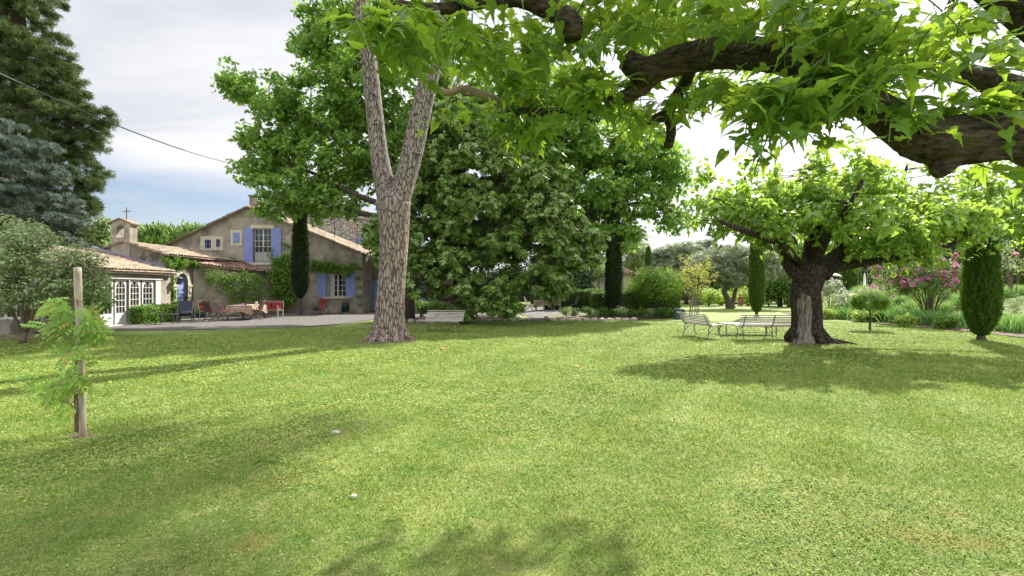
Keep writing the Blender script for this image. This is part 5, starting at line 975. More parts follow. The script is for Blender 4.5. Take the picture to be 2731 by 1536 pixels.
tree('plane_tree', 'broad plane tree rising behind the magnolia and the hedge', 'plane tree', W(1479, 828, 36.5)*[1, 1, 0], (mk([(1479, 828, 36.5), (1479, 720, 36), (1480, 600, 34), (1475, 480, 31), (1450, 260, Y), (1440, 160, Y)]), [.36, .27, .25, .22, .17, .06]),
     [(mk([(1480, 560, Y), (1500, 480, Y-1), (1510, 380, Y-1.5), (1500, 300, Y-1.5)]), [.24, .18, .12, .04]), (mk([(1480, 570, Y), (1550, 470, Y), (1620, 400, Y), (1660, 350, Y)]), [.22, .16, .1, .04]), (mk([(1480, 590, Y), (1600, 560, Y-1), (1720, 540, Y-1.5), (1790, 560, Y-1.5)]), [.2, .14, .09, .04]), (mk([(1480, 560, Y), (1400, 460, Y), (1330, 380, Y)]), [.2, .13, .06]), (mk([(1480, 500, Y), (1590, 440, Y), (1720, 430, Y), (1800, 440, Y)]), [.2, .14, .08, .04])],
     [E(1480, 340, 130, 80, Y, 3.2), E(1600, 360, 110, 70, Y, 3.2), E(1700, 420, 100, 75, Y, 3), E(1760, 440, 75, 70, Y, 2.2), E(1800, 500, 42, 60, Y, 1.6), E(1690, 530, 95, 60, Y, 2.6), E(1790, 585, 38, 45, Y-1, 1.2), E(1620, 600, 80, 55, Y-1, 2), E(1560, 480, 110, 90, Y+1.5, 3), E(1540, 620, 90, 60, Y, 2.4), E(1400, 420, 100, 100, Y+1, 3), E(1680, 610, 50, 40, Y-1, 1.3), E(1640, 650, 40, 30, Y-1.5, 1), E(1340, 320, 110, 90, Y+1, 3), E(1440, 220, 110, 80, Y, 3), E(1560, 270, 90, 60, Y, 2.6), E(1330, 240, 80, 60, Y+1, 2.4), E(1470, 430, 90, 80, Y-1.5, 1.8), E(1530, 380, 90, 60, Y-1.5, 1.8), E(1400, 560, 110, 110, Y+2, 3), E(1590, 520, 120, 60, Y-1, 2.4)],
     1180, 42, (.3, .7), P_PLANE, .21, M['l_plane'], M['bark'], 33, r0=.035, every=2, group='plane trees behind the lawn')
Y = 22.6; bm_ = W(1228, 858, Y)*[1, 1, 0]
tree('magnolia_tree', 'broad dark magnolia with glossy leaves down to the bench', 'magnolia', bm_, (mk([(1240, 872, Y), (1230, 845, Y), (1222, 760, Y), (1225, 650, Y), (1235, 500, Y), (1240, 330, Y)]), [.42, .28, .24, .2, .13, .05]),
     [(mk([(1225, 740, Y), (1130, 690, Y-1), (1020, 640, Y-1)]), [.13, .09, .03]), (mk([(1225, 790, Y), (1180, 800, Y-.8), (1120, 770, Y-1.5)]), [.11, .07, .03]), (mk([(1228, 700, Y), (1330, 640, Y-1), (1450, 620, Y-1), (1540, 620, Y-1)]), [.14, .1, .06, .02]), (mk([(1225, 760, Y), (1320, 740, Y-1), (1430, 700, Y-1.3)]), [.11, .07, .03]), (mk([(1230, 620, Y), (1150, 520, Y-.5), (1090, 440, Y)]), [.12, .08, .03]), (mk([(1235, 560, Y), (1330, 480, Y-.5), (1400, 430, Y)]), [.12, .08, .03])],
     [E(1235, 315, 75, 55, Y, 1.3), E(1180, 380, 90, 65, Y, 1.7), E(1300, 400, 90, 70, Y, 1.7), E(1130, 470, 90, 70, Y, 2), E(1230, 470, 110, 80, Y-.3, 2.2), E(1360, 480, 100, 70, Y-.2, 2), E(1120, 560, 110, 70, Y-.3, 2.2), E(1260, 580, 130, 75, Y-.6, 2.6), E(1410, 560, 110, 70, Y-.4, 2.2), E(1500, 600, 70, 55, Y-.3, 1.6), E(1080, 660, 110, 60, Y-.4, 2), E(1230, 680, 90, 60, Y, 2.4), E(1390, 660, 130, 65, Y-.6, 2.4), E(1510, 670, 75, 50, Y-.4, 1.6), E(1120, 750, 90, 45, Y-.3, 1.8), E(1290, 770, 80, 50, Y-1.2, 1.6), E(1420, 740, 100, 45, Y-.6, 2), E(1330, 820, 60, 32, Y-1, 1.2), E(1180, 720, 60, 50, Y-1.3, 1), E(1010, 620, 40, 50, Y, .9), E(1470, 770, 60, 28, Y, 1.2), E(1240, 825, 45, 25, Y-.8, .9), E(1450, 500, 85, 60, Y, 1.8), E(1540, 630, 50, 50, Y, 1.3), E(1555, 690, 50, 38, Y, 1.2), E(1585, 640, 30, 32, Y, .8), E(1480, 740, 60, 30, Y, 1.2), E(1230, 560, 200, 120, Y+.8, 1.5), E(1400, 620, 150, 80, Y+.8, 1.5)],
     1350, 27, (.24, .46), P_MAG, .175, M['l_magnolia'], M['bark'], 41, kind='ros', r0=.025, every=2, wild=.5, flat=.6, inner=.45, minz=.25)
# ------------------------------------------------------------------ left side trees
Y = 33.0
tree('cypress_conifer', 'huge dark evergreen conifer at the left edge of the view', 'conifer', W(90, 840, Y)*[1, 1, 0], (mk([(90, 845, Y), (85, 500, Y), (60, 200, Y), (40, -100, Y), (30, -250, Y)]), [.7, .6, .45, .3, .08]),
     [(mk([(80, 450, Y), (180, 370, Y), (270, 325, Y)]), [.2, .12, .04]), (mk([(75, 560, Y), (180, 520, Y), (260, 500, Y)]), [.2, .1, .04])],
     [E(20, -80, 90, 90, Y, 4), E(40, 60, 75, 70, Y, 3.6), E(85, 20, 32, 60, Y, 1.5), E(80, 140, 70, 50, Y, 3.4), E(130, 165, 65, 40, Y, 2.4), E(60, 230, 120, 60, Y, 4), E(160, 240, 55, 50, Y, 2.4), E(120, 320, 110, 60, Y, 4), E(240, 310, 65, 30, Y, 1.5), E(300, 316, 20, 14, Y, .5), E(180, 370, 75, 50, Y, 3), E(60, 400, 120, 80, Y, 4), E(190, 450, 60, 60, Y, 2.4), E(265, 497, 28, 14, Y, .6), E(130, 520, 100, 70, Y, 3.4), E(190, 560, 60, 60, Y, 2.4), E(100, 640, 130, 60, Y, 4), E(-60, 200, 100, 250, Y, 4)],
     1300, 36, (.28, .6), P_NEEDLE, .26, M['l_conifer'], M['bark'], 51, kind='ros', r0=.04, every=3, flat=.55)
Y = 25.0
tree('blue_cedar', 'blue-green cedar in front of the dark conifer', 'cedar', W(40, 850, Y)*[1, 1, 0], (mk([(30, 852, Y), (30, 600, Y), (20, 330, Y)]), [.4, .3, .08]),
     [(mk([(30, 640, Y), (110, 600, Y), (200, 590, Y)]), [.1, .07, .03]), (mk([(28, 520, Y), (110, 480, Y), (180, 480, Y)]), [.1, .06, .03])],
     [E(10, 350, 40, 30, Y, 1), E(30, 400, 60, 35, Y, 1.5), E(125, 400, 30, 18, Y, .8), E(60, 460, 85, 35, Y, 2), E(140, 470, 45, 25, Y, 1), E(60, 530, 105, 38, Y, 2.2), E(165, 540, 35, 22, Y, .9), E(70, 600, 120, 35, Y, 2.4), E(185, 585, 35, 18, Y, .9), E(80, 650, 120, 35, Y, 2.4), E(-40, 500, 70, 130, Y, 2.4)],
     560, 30, (.22, .45), P_NEEDLE, .20, M['l_blue'], M['bark'], 53, kind='ros', r0=.03, every=3, flat=.4)
Y = 40.0
tree('leafy_tree', 'pale green leafy tree behind the chapel belfry', 'tree', W(240, 830, Y)*[1, 1, 0], (mk([(240, 832, Y), (240, 700, Y), (245, 620, Y)]), [.25, .2, .08]), [], [E(235, 640, 55, 45, Y, 1.8), E(265, 610, 30, 35, Y, 1), E(210, 660, 50, 30, Y, 1.6), E(290, 660, 40, 22, Y, 1.2), E(300, 590, 12, 10, Y, .4)], 90, 60, (.4, .8), P_DIA, .28, M['l_pale'], M['bark'], 55)
for i, (px, w_, h_, Yp) in enumerate(((395, 50, 28, 52), (440, 40, 18, 58), (492, 48, 25, 55), (540, 35, 20, 50), (350, 30, 14, 60))):
    lab = ('umbrella pine crown directly right of the belfry', 'umbrella pine with the lower crown between two taller ones', 'umbrella pine crown touching the farmhouse roof slope', 'umbrella pine partly hidden behind the farmhouse roof', 'umbrella pine crown mostly hidden behind the belfry')[i]
    tree('umbrella_pine', lab, 'pine', W(px, 800, Yp)*[1, 1, 0], (mk([(px, 812, Yp), (px, 700, Yp), (px, 640, Yp)]), [.25, .2, .1]), [], [E(px, 640, w_, h_, Yp, 2.2)], 150, 9, (.25, .8), P_CY, .75, M['l_pine'], M['bark'], 60+i, kind='ros', flat=1.2, up=2.2, wild=.3, group='umbrella pines behind the buildings', every=4)
# arching shrub at the left and the small stake with wisteria
Y = 14.5
tree('arching_shrub', 'large arching pale-leaved rose shrub covering the left wing', 'shrub', W(60, 915, Y)*[1, 1, 0], (mk([(60, 915, Y), (70, 860, Y), (80, 780, Y)]), [.09, .07, .04]),
     [(mk([(62, 900, Y), (0, 760, Y), (-60, 700, Y)]), [.05, .03, .01]), (mk([(65, 890, Y), (130, 760, Y-.3), (210, 700, Y-.5), (270, 760, Y-.5)]), [.05, .03, .02, .01]), (mk([(62, 900, Y), (60, 740, Y-.4), (100, 640, Y-.4)]), [.05, .03, .01])],
     [E(40, 640, 70, 40, Y, 1.2), E(110, 640, 70, 28, Y, .9), E(10, 700, 80, 60, Y, 1.2), E(120, 700, 90, 45, Y-.2, 1.1), E(205, 690, 45, 28, Y, .7), E(60, 760, 95, 50, Y-.3, 1.2), E(185, 745, 60, 40, Y, .9), E(245, 755, 40, 35, Y+.5, .6), E(150, 790, 70, 30, Y, .8), E(10, 800, 50, 35, Y, .8), E(260, 790, 28, 30, Y+.6, .4), E(40, 600, 50, 22, Y+.5, .8)],
     300, 46, (.2, .42), P_DIA, .115, M['l_shrub'], M['twig'], 71, r0=.012, every=1, up=.9, wild=.6)
bush('potted_shrub', 'dark green shrub in shade below the left wing window', 'shrub', (-14.9, 16.6, 0), .5, 1.0, 500, P_DIA, .10, M['l_ivy'], 72)
bush('shade_shrub', 'leafy climber shading the garden room between shrub and doors', 'shrub', (-15.6, 17.9, 0), .9, 2.3, 2300, P_DIA, .12, M['l_ivy'], 73, lobes=14)
def stake():
    b = G(222, 1161); t = W(207, 722, b[1]); o = MB(); o.tube([b+(0, 0, -.1), b*(.5, .5, .5)+t*.5, t-(0, 0, .03), t], [.036, .036, .036, .030], 16, sub=4, lump=.03, rs=4); tag(obj('wooden_stake', o, M['post'], smooth=True), 'weathered round wooden stake standing in the lawn', 'stake')
    rt = root('wisteria', 'young yellow-green wisteria climbing the wooden stake', 'wisteria', b+np.array((-.09, .03, 0))); rng = np.random.default_rng(8); s = MB(); Yb = b[1]
    stem = [W(205, 1150, Yb), W(203, 1090, Yb-.05), W(200, 1000, Yb), W(208, 930, Yb-.06), W(216, 860, Yb+.04), W(206, 800, Yb-.05)]; s.tube(stem, [.02, .018, .012, .012, .01, .008], 8, sub=5)
    shoots = []
    for (px, py, rx, ry, n) in ((165, 835, 55, 30, 30), (243, 855, 42, 32, 26), (130, 870, 25, 18, 8), (148, 1035, 46, 26, 22), (185, 1060, 30, 22, 10), (213, 960, 16, 42, 12), (266, 885, 18, 24, 6), (120, 1055, 20, 18, 5), (203, 1010, 14, 40, 11), (212, 905, 20, 26, 10), (190, 865, 36, 24, 12)):
        for _ in range(int(n*1.05)):
            q = W(px+(205-px)*.18+rng.normal()*rx*.48, py+rng.normal()*ry*.5, Yb+rng.normal()*.10); shoots.append(q)
    Q = np.array(shoots); st = np.array(stem); out = Q-np.array([st[np.argmin(np.linalg.norm(st-q, axis=1))] for q in Q]); out = unit(out+rv(rng, len(Q))*.08); Pb = Q-out*.07
    V, Fa = place(Pb, unit(np.array((.1, -.75, .8))+rv(rng, len(Q))*.55), unit(out+np.array((0, 0, -.55))+rv(rng, len(Q))*.4), rng.uniform(.14, .25, len(Q)), P_PIN); obj('foliage', [(V, Fa)], M['l_wist'], rt)
    for q in Pb[::3]: i = np.argmin(np.linalg.norm(st-q, axis=1)); s.tube([st[i], (st[i]+q)/2+(0, 0, .03), q], .004, 4, cap=False)
    obj('stem', s, M['twig'], rt)
stake()
# ------------------------------------------------------------------ climbers on the buildings
def climber(name, label, cat, C, n, size, lm, seed, r=(.25, .45), proto=P_DIA, flat=1, stems=None):
    rng = np.random.default_rng(seed); C = np.array(C, float); rt = root(name, label, cat, (C[:, 0].mean(), C[:, 1].mean(), 0)); P, d = ball_pts(C, rng.uniform(*r, len(C)), n, rng, flat); k = P[:, 2] > .03; obj('foliage', [leaves(P[k], d[k], proto, size, rng, .4, .6, .7)], lm, rt)
    if stems: s = MB(); [s.tube(q, .025, 5, sub=3) for q in stems]; obj('stem', s, M['twig'], rt)
def line(a, b, n, j, rng): a = np.array(a, float); b = np.array(b, float); return [a*(1-t)+b*t+rng.normal(size=3)*j for t in np.linspace(0, 1, n)]
rg = np.random.default_rng(5)
climber('ivy', 'green ivy over the chapel wall above and beside the blue door', 'ivy', line((-17.8, 25.1, 3.2), (-17.75, 27.2, 3.1), 9, .1, rg)+line((-17.7, 25.1, 2.9), (-17.75, 25.4, .6), 12, .1, rg)+line((-17.8, 25.2, 3.0), (-17.8, 26.0, 2.7), 4, .08, rg), 110, .12, M['l_ivy'], 81, (.14, .3), stems=[[(-17.85, 25.3, 0), (-17.85, 25.25, 1.2), (-17.85, 25.2, 2.8)]])
climber('climbing_shrub', 'loose yellow-green climbing shrub trained along the lean-to wall', 'climber', [W(px, py, Yq) for px, py, Yq in ((575, 735, 27.6), (600, 742, 27.8), (625, 740, 28), (650, 738, 28.6), (675, 742, 29), (600, 765, 27.8), (630, 770, 28), (655, 770, 28.6), (685, 765, 29.2), (700, 750, 29.4), (650, 795, 28.6), (680, 795, 29), (700, 785, 29.2), (620, 795, 28), (560, 745, 27.5), (665, 755, 28.6), (590, 752, 27.8))], 190, .12, M['l_ivy'], 82, (.28, .52), stems=[[(-15.6, 29.1, 0), (-16.0, 28.6, 1.2), (-16.5, 28.2, 2.0)], [(-15.6, 29.1, 0), (-15.5, 29.5, 1.3), (-15.2, 29.9, 2.1)]])
climber('wisteria_climber', 'dense green wisteria climbing beside the dark cypress on the farmhouse', 'climber', [W(px, py, 31.3) for px, py in ((740, 700), (760, 690), (735, 725), (760, 720), (780, 705), (745, 750), (765, 755), (735, 775), (755, 785), (770, 800), (750, 815), (745, 735), (775, 735), (785, 770), (760, 770), (772, 690), (750, 700))], 270, .16, M['l_ivy'], 83, (.35, .6), stems=[[W(752, 835, 31.4), W(748, 780, 31.5), W(760, 720, 31.5)]])
climber('wisteria_climber', 'wisteria swag running along the wall above the ground-floor window', 'climber', [W(px, py, 31.6) for px, py in ((835, 700), (850, 702), (870, 704), (890, 708), (905, 710), (920, 715), (925, 728), (850, 715), (875, 718), (830, 712), (900, 722), (935, 708), (865, 710), (885, 716), (940, 712))], 150, .14, M['l_ivy'], 84, (.2, .34), stems=[[W(790, 700, 31.6), W(860, 706, 31.7), W(930, 712, 31.7)]])
climber('vine', 'dark creeper at the stone corner by the porch', 'climber', [W(px, py, 31.7) for px, py in ((957, 715), (955, 740), (960, 765), (958, 790), (962, 812), (950, 705))], 60, .12, M['l_box'], 85, (.14, .26))
climber('vine', 'small vine sprig growing beside the upstairs blue shutter', 'climber', [W(px, py, 31.8) for px, py in ((757, 650), (768, 655), (720, 665), (718, 680), (728, 690))], 34, .12, M['l_ivy'], 86, (.12, .22))
hd = [(-16.95, 22.1), (-16.9, 23.9)]
hedge('clipped leafy hedge under the arched windows of the garden room', hd, .6, .76, 2600, .11, M['l_ivy'], 87)
# ------------------------------------------------------------------ cypresses
p = G(801, 841); cypress('slim near-black cypress standing in the gravel by the farmhouse', (p[0], p[1], 0), .43, 6.95, M['l_cypress_dark'], 1, prof=[(0, .15), (.06, .6), (.13, .97), (.3, 1), (.6, .88), (.85, .66), (.96, .4), (1, .05)], n=12000, size=.15, trunk_h=1.0)
cypress('thick dark cypress rising behind the low clipped hedge', (W(1636, 800, 27.2)[0], 27.2, 0), .42, 6.4, M['l_cypress_dark'], 2, n=9000, size=.15)
cypress('distant short cypress showing above the round shrub', (W(1729, 800, 44)[0], 44, 0), .3, 5.35, M['l_cypress'], 3, n=3500, size=.17)
p = G(2018, 844); cypress('slender bright cypress on the lawn behind the long bench', (p[0], p[1], 0), .39, 4.9, M['l_cypress'], 4, n=10000, size=.13)
p = G(2617, 907); cypress('large green cypress with brown streaks at the border edge', (p[0], p[1], 0), .44, 3.9, M['l_cypress'], 5, n=17000, size=.095, trunk_h=.15, prof=[(0, .3), (.05, .55), (.14, .86), (.25, 1), (.4, .98), (.65, .84), (.85, .70), (.95, .55), (1, .15)])
cypress('squat clipped cypress with a brown patch beside the sun loungers', (W(2268, 770, 40)[0], 40, 0), .66, 2.7, M['l_cypress'], 6, n=4500, size=.15, prof=[(0, .8), (.1, 1), (.5, 1), (.8, .9), (.95, .6), (1, .1)])
cypress('cypress cut off by the right edge of the view', (W(2745, 760, 30)[0], 30, 0), .5, 3.4, M['l_cypress'], 7, n=3500, size=.14)
# small topiary
def topiary():
    p = G(2320, 880); rt = root('topiary_tree', 'small ball-headed standard tree on a thin trunk near the border', 'topiary', p); t = MB(); t.tube([p, p+(.01, 0, .45), p+(0, 0, .8)], [.045, .035, .03], 8, sub=3); obj('trunk', t, M['bark'], rt); rng = np.random.default_rng(3)
    C = p+(0, 0, 1.12)+rv(rng, 40)*np.array((.52, .52, .28)); P, d = ball_pts(C, rng.uniform(.16, .27, 40), 150, rng, .9, .5); obj('crown', [leaves(P, d, P_SLIM, .10, rng, .7, .6, -.4)], M['l_round'], rt)
topiary()
# ------------------------------------------------------------------ hedges, shrubs in the middle
hedge('low clipped box hedge behind the flower bed', [(5.1, 28.2), (9.2, 28.0)], .9, 1.38, 9000, .085, M['l_box'], 91, group=None)
hedge('farther clipped hedge running behind the patio chairs', [(3.0, 36.8), (9.0, 33.0)], .9, 1.5, 8000, .1, M['l_box'], 92)
bush('round_shrub', 'big rounded glossy shrub at the right end of the hedge', 'shrub', (8.0, 27.4, 0), 1.95, 2.9, 22000, P_DIA, .10, M['l_round'], 93, lobes=34, low=.22)
def flower_bed():
    rng = np.random.default_rng(4)
    for i in range(13):
        t = i/12; x = 2.9+t*6.2; y = 26.2+.25*math.sin(i*2.3)
        bush('bed_plant', 'low leafy plants in the flower bed along the hedge', 'plant', (x, y, 0), .42, .5+.25*rng.uniform(), 380, P_DIA, .10, M['l_box'] if i % 3 else M['l_shrub'], 200+i, group='low plants of the hedge flower bed', stems=False, lobes=6, flowers=M['pink'] if i == 6 else None, nf=3)
flower_bed()
for i, (px, py, h_) in enumerate(((1115, 848, 1.15), (1160, 848, 1.0), (1200, 850, .6), (1350, 850, .8), (1075, 853, .55))): 
    q = G(px, py); bush('bed_shrub', ('leafy shrub with pale flower heads behind the bench', 'second leafy shrub between the first and the magnolia trunk', 'small shrub at the foot of the magnolia trunk', 'dark shrub at the gravel end of the magnolia bed', 'low plant beside the pine at the bed corner')[i], 'shrub', (q[0], q[1]+.9, 0), .75 if h_ > .7 else .45, h_, 1500, P_DIA, .12, M['l_round'] if i < 2 else M['l_box'], 220+i, flowers=M['cream'] if i == 0 else None, nf=8)
# rosy twig bed between
def myrtle():
    b = G(1848, 842); b = np.array((b[0], 28.6, 0)); rt = root('crape_myrtle', 'multi-stemmed crape myrtle with orange-tipped leaves', 'crape myrtle', b); rng = np.random.default_rng(6); s = MB(); C = []
    for i in range(11):
        a = i/11*6.28; tip = b+np.array((math.cos(a)*rng.uniform(.4, 1.0), math.sin(a)*rng.uniform(.4, .9), rng.uniform(2.4, 3.1))); mid = b+(tip-b)*np.array((.35, .35, .45))+rng.normal(size=3)*.08; st_ = b+np.array((math.cos(a)*.26, math.sin(a)*.2, 0)); s.tube([st_, mid, (mid+tip)/2+rng.normal(size=3)*.1, tip], [.019, .017, .013, .005], 6, sub=4)
        for _ in range(5): C.append(tip+rng.normal(size=3)*np.array((.25, .25, .35))+(0, 0, -.2))
    obj('stems', s, M['palebark'], rt, smooth=True); P, d = ball_pts(np.array(C), rng.uniform(.15, .3, len(C)), 34, rng, 1); obj('crown', [leaves(P, d, P_DIA, .10, rng)], M['l_myrtle'], rt)
myrtle()
p = G(1812, 845); bush('strappy_plant', 'dark strappy plant at the foot of the round shrub', 'plant', (p[0]-.9, p[1]+.3, 0), .5, .6, 500, P_SLIM, .3, M['l_box'], 240, stems=False)
# ------------------------------------------------------------------ background trees
Y = 39.0; b = W(1942, 822, Y)*[1, 1, 0]
tree('olive_tree', 'old olive with silvery crown and twisted twin trunk on the lawn', 'olive tree', b, (mk([(1948, 824, Y), (1940, 800, Y), (1930, 770, Y), (1945, 748, Y)]), [.38, .22, .17, .10]),
     [(mk([(1950, 822, Y), (1958, 790, Y), (1966, 765, Y), (1990, 740, Y), (2010, 715, Y)]), [.2, .17, .13, .09, .04]), (mk([(1935, 775, Y), (1915, 745, Y), (1890, 715, Y)]), [.16, .12, .05])],
     [E(1890, 705, 55, 32, Y, 1.8), E(1950, 690, 65, 38, Y, 2.2), E(2010, 700, 60, 42, Y, 2), E(1940, 740, 55, 22, Y, 1.6), E(2070, 700, 40, 45, Y, 1.8), E(1985, 735, 45, 20, Y, 1.4)], 230, 34, (.35, .7), P_OLIVE, .26, M['l_olive'], M['bark'], 101, kind='ros', every=2, lump=.15)
for i, (px, py, rx, ry, Yq, lm, lab, seed) in enumerate(((1770, 700, 40, 38, 50, 'l_olive', 'grey-green olive behind the round shrub', 1), (1830, 690, 48, 42, 48, 'l_olive', 'tall grey olive between the round shrub and the big olive', 2), (1885, 680, 36, 36, 55, 'l_olive', 'farther hazy olive above the twin-trunked olive', 3), (1735, 700, 30, 40, 60, 'l_pale', 'pale bushy tree beyond the distant cypress', 4), (1690, 660, 34, 55, 52, 'l_pale', 'airy light green tree behind the thick cypress', 5), (2080, 745, 42, 40, 43, 'l_box', 'dark rounded laurel to the left of the mulberry trunk', 6), (1560, 700, 60, 40, 48, 'l_pale', 'light leafy tree seen under the plane tree', 7), (1420, 720, 60, 50, 50, 'l_hedge_dark', 'dark evergreen mass beyond the patio', 8), (1520, 745, 60, 40, 46, 'l_hedge_dark', 'dark evergreen behind the far hedge', 9), (2150, 720, 50, 30, 55, 'l_pale', 'pale tree behind the mulberry fork', 10), (1320, 740, 70, 45, 44, 'l_hedge_dark', 'dark shrubbery behind the magnolia', 11))):
    tree('background_tree', lab, 'tree', W(px, 815, Yq)*[1, 1, 0], (mk([(px, HY+EYE*F/Yq, Yq), (px, py+10, Yq), (px+3, py-10, Yq)]), [.22, .16, .06]), [], [E(px, py, rx, ry, Yq, 2), E(px-rx*.4, py+ry*.5, rx*.7, ry*.6, Yq, 1.8), E(px+rx*.4, py+ry*.6, rx*.7, ry*.6, Yq, 1.8)], 110, 44, (.4, .85), P_OLIVE if lm == 'l_olive' else P_DIA, .34 if lm == 'l_olive' else .27, M[lm], M['bark'], 300+seed, kind='ros' if lm == 'l_olive' else 'leaf', group='trees in the background', every=3)
for i, (px, py, Yq, r_, h_) in enumerate(((1890, 815, 44, 1.5, 1.6), (1925, 818, 46, 1.2, 1.5), (1995, 815, 45, 1.5, 1.7), (2050, 818, 44, 1.5, 1.5), (1870, 812, 48, 1.6, 2.0), (2120, 815, 42, 1.4, 1.2), (1965, 812, 50, 1.6, 1.8))):
    bush('lime_shrub', ('yellow-green shrub to the left of the olive trunk', 'yellow-green shrub directly behind the olive trunk', 'yellow-green shrub between olive and slender cypress', 'yellow-green shrub right of the slender cypress', 'yellow-green shrub behind the crape myrtle', 'low soft green shrub by the second statue', 'yellow-green shrub farthest behind the first statue')[i], 'shrub', ((px-CX)/F*Yq, Yq, 0), r_, h_, 1500, P_DIA, .2, M['l_lime'], 330+i, group='yellow-green shrubs beyond the lawn')
# tall hedges on the right and trees beyond
hedge('very tall dark clipped hedge closing the garden on the right', [(22, 58), (34, 50), (46, 42), (58, 37)], 2.0, 5.3, 34000, .26, M['l_hedge_dark'], 95, z0=.6)
hedge('long dark hedge closing the far end of the lawn', [(-2, 58), (14, 64), (30, 66)], 2.0, 3.4, 14000, .3, M['l_hedge_dark'], 96, z0=0)
for i, (px, py, rx, ry, Yq) in enumerate(((2420, 640, 90, 45, 62), (2530, 610, 80, 50, 64), (2640, 600, 90, 60, 60), (2740, 580, 80, 60, 58), (2320, 680, 60, 25, 62), (2240, 690, 50, 22, 64))):
    tree('far_tree', ('light green tree above the rose bush, beyond the tall hedge', 'light green tree left of the streaked cypress, beyond the tall hedge', 'tree beyond the tall hedge above the streaked cypress', 'tree beyond the tall hedge at the right edge', 'low tree above the closed parasol, beyond the hedge', 'low tree above the garden arch, beyond the hedge')[i], 'tree', W(px, 800, Yq)*[1, 1, 0], (mk([(px, 800, Yq), (px, py, Yq)]), [.3, .1]), [], [E(px, py, rx, ry, Yq, 3), E(px+20, py+ry*.6, rx, ry*.6, Yq, 3)], 130, 40, (.7, 1.3), P_DIA, .4, M['l_lime'] if i < 4 else M['l_pale'], M['bark'], 350+i, group='trees beyond the tall hedge', every=4)
def distant_hills():
    rng = np.random.default_rng(2); xs_ = np.linspace(-2500, 3200, 160); V = []; h = 40+30*np.sin(xs_*.002+1)+18*np.sin(xs_*.006)+rng.normal(size=160)*2+90*np.exp(-((xs_-1050)/500)**2)
    for y, k in ((1900, 0), (2050, .5), (2200, .9), (2300, 1), (2450, .4)): V += [(x, y, hh*k*1.1-3) for x, hh in zip(xs_, h)]
    V = np.array(V); n = 160; q = (np.arange(4)[:, None]*n+np.arange(n-1)[None]).ravel(); Fa = np.vstack([np.stack([q, q+1, q+n+1], 1), np.stack([q, q+n+1, q+n], 1)]); tag(obj('hills', [(V, Fa)], simple('hazed_hill_scrub', (.10, .14, .14), (.15, .19, .19), .01, .95, 0)), kind='structure')  # scrub colour tinted blue-grey to stand in for distance haze
distant_hills()
# ------------------------------------------------------------------ right border
def iris(label, x, y, n, h, seed, w=.8):
    z = float(terrain(x, y)); rng = np.random.default_rng(seed); rt = root('iris_clump', label, 'iris', (x, y, z), 0, 'iris clumps of the border'); V = []; Fa = []
    for i in range(n):
        p = np.array((rng.normal()*w*.35, rng.normal()*w*.35, 0)); a = rng.uniform(0, 3.14); d = unit(np.array((rng.normal()*.35, rng.normal()*.35, 1))); s = np.array((math.cos(a), math.sin(a), 0))*.016; hh = h*rng.uniform(.6, 1.05); b = len(V)
        q1 = p+d*hh*.55; q2 = p+d*hh+np.array((d[0], d[1], -.15))*hh*.25; V += [p-s, p+s, q1+s*1.1, q1-s*1.1, q2]; Fa += [(b, b+1, b+2), (b, b+2, b+3), (b+3, b+2, b+4)]
    obj('leaves', [(np.array(V), np.array(Fa))], M['l_iris'], rt, world=False)
for i, (px, Yq) in enumerate(((2215, 26.5), (2248, 25.5), (2400, 22.6), (2425, 22), (2470, 21.5), (2500, 21), (2530, 20.4), (2380, 23), (2680, 18.4), (2705, 18), (2730, 17.7), (2300, 24.8), (2450, 22.3), (2555, 20))):
    iris('green sword-leaved iris clumps standing along the mulched border', (px-CX)/F*Yq, Yq, 150, .85, 400+i)
for i, (px, Yq, r_, h_, lm) in enumerate(((2420, 20.4, .55, .55, 'l_lime'), (2530, 19.4, .5, .45, 'l_round'), (2205, 25.4, .5, .5, 'l_lime'), (2290, 23.6, .6, .6, 'l_lime'), (2340, 23.2, .5, .5, 'l_round'), (2250, 27, .6, .8, 'l_lime'), (2660, 18.6, .3, .4, 'l_round'))):
    bush('border_plant', ('leafy peony mound at the mulch edge below the rose bush', 'low ferny plant beside the streaked cypress', 'low bright plant right of the mulberry trunk', 'leafy yellow-green plant left of the topiary', 'low plant directly behind the topiary', 'taller leafy plant behind the first irises', 'small plant right of the streaked cypress')[i], 'plant', ((px-CX)/F*Yq, Yq, 0), r_, h_, 700, P_DIA, .13, M[lm], 420+i, stems=False, lobes=7)
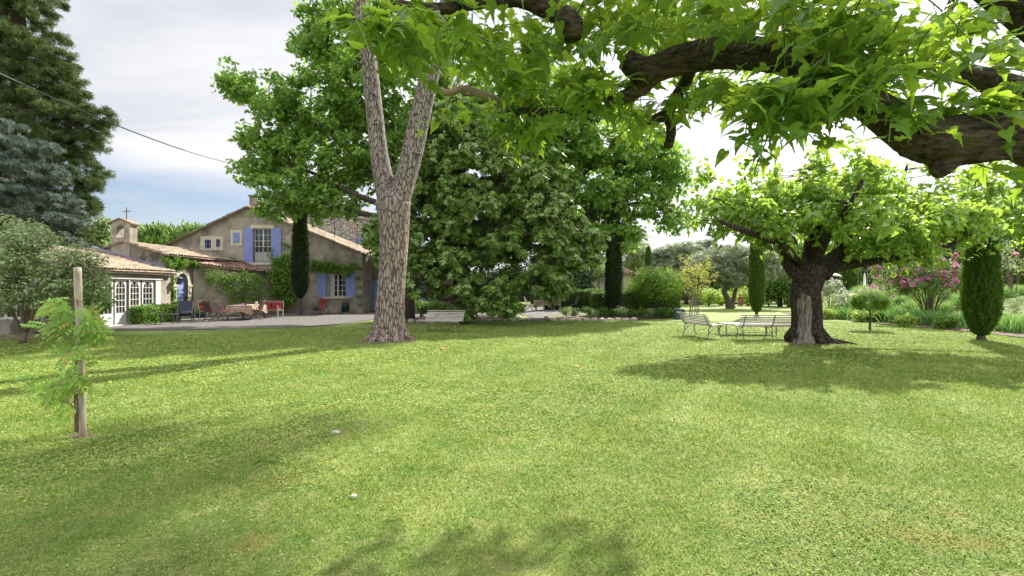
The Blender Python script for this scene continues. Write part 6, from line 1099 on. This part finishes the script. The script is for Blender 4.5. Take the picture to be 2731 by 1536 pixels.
def rose(name, label, x, y, r_, h_, n, fl, nf, fs, seed, ncl=60, arms=14, leafm='l_shrub', size=.085):
    z = float(terrain(x, y)); b = np.array((x, y, z)); rng = np.random.default_rng(seed); rt = root(name, label, 'rose bush', b); s = MB(); C = []
    for i in range(arms):
        a = rng.uniform(0, 6.28); rr = r_*rng.uniform(.3, 1); tip = b+np.array((math.cos(a)*rr, math.sin(a)*rr*.6, h_*rng.uniform(.55, 1))); mid = b+(tip-b)*np.array((.3, .3, .55)); s.tube([b+(math.cos(a)*.1, math.sin(a)*.1, 0), mid, tip], [.025, .016, .005], 5, sub=4)
        for t in np.linspace(.45, 1.05, ncl//arms+1): C.append(mid*(1-t)+tip*t+rng.normal(size=3)*.2)
    C = np.array(C); P, d = ball_pts(C, rng.uniform(.2, .36, len(C)), n, rng, .8); P = P[P[:, 2] > z+.05]; d = unit(P-(b+(0, 0, h_*.4))); obj('stems', s, M['twig'], rt); obj('foliage', [leaves(P, d, P_DIA, size, rng, .7, .7)], M[leafm], rt)
    w = P[(d[:, 1] < .35) & (P[:, 2] > z+h_*.35)]; dd = unit(w-(b+(0, 0, h_*.4))); ii = rng.choice(len(w), 4+int(nf/2.6)); hub = w[ii]; k = rng.integers(0, len(hub), nf); Q = hub[k]+rng.normal(size=(nf, 3))*.11; obj('blossoms', [blossoms(Q, dd[ii][k], nf, fs, rng)], fl, rt); return rt
rose('rose_bush', 'large rose bush full of deep pink blooms beside the streaked cypress', 19.4, 22.5, 2.5, 3.3, 64, M['pink'], 270, .16, 31, 220, 34, 'l_rosel', .10)
rose('rose_bush', 'small rose bush with two bright pink blooms behind the topiary', W(2335, 0, 27)[0], 27.0, .9, 1.75, 44, M['pink'], 14, .16, 32, 36, 8)
rose('rose_bush', 'salmon rose bush low behind the topiary', W(2370, 0, 30)[0], 30.0, 1.5, 1.3, 44, M['salmon'], 30, .12, 33, 36, 9)
rose('rose_bush', 'cream climbing rose by the garden arch', W(2215, 0, 28)[0], 28.0, .9, 2.3, 50, M['cream'], 90, .12, 34, 40, 9)
rose('rose_bush', 'low cream rose bush at the right of the mulberry trunk', W(2255, 0, 27)[0], 26.6, 1.1, 1.2, 44, M['cream'], 60, .11, 35, 36, 9)
rose('rose_bush', 'red-tipped rose bush with one pink bloom at the right edge', W(2700, 0, 24)[0], 24, 1.1, 2.6, 40, M['pink'], 8, .17, 36, 36, 8, 'l_shrub')
def lavender():
    rng = np.random.default_rng(9); i = 0
    for r_ in range(9):
        for c in range(14):
            y = 24+r_*1.9+rng.uniform(-.2, .2); x = 19.2+c*1.0+r_*1.05
            if not (0.60*y < x < 1.12*y) or y > 41 or (x > 23 and y > 39): continue
            z = float(terrain(x, y)); rt = root('lavender_plant', 'soft green lavender mounds planted in rows up the slope', 'lavender', (x, y, z), 0, 'lavender mounds on the slope'); n = 380; d = rv(rng, n); d[:, 2] = np.abs(d[:, 2])*1.2+.15; d = unit(d); P = d*np.array((.35, .35, .12))*rng.uniform(.3, 1, (n, 1))
            V, Fa = place(P, unit(np.cross(d, rv(rng, n))), d, rng.uniform(.35, .6, n), (np.array([(-.02, 0, 0), (.02, 0, 0), (.022, .7, 0), (0, 1, 0), (-.022, .7, 0)], float), np.array([(0, 1, 2), (0, 2, 3), (0, 3, 4)]))); obj('stalks', [(V, Fa)], M['l_lav'], rt, world=False)
lavender()
def dry_leaves():
    rng = np.random.default_rng(14); spots = [(598, 940), (1142, 880), (1540, 980), (2630, 960), (1180, 935)]
    for px, py in spots: q = G(px, py); V, Fa = place(np.array([q+(0, 0, float(terrain(q[0], q[1]))+.03)]), np.array([(.1, -.2, 1)]), rv(rng, 1), .12, P_PLANE); tag(obj('fallen_leaf', [(V, Fa)], M['terracotta']), 'dry brown leaf lying on the lawn', 'leaf', 'fallen leaves on the lawn')
dry_leaves()
print('verts', sum(len(o.data.vertices) for o in bpy.data.objects if o.type == 'MESH'))
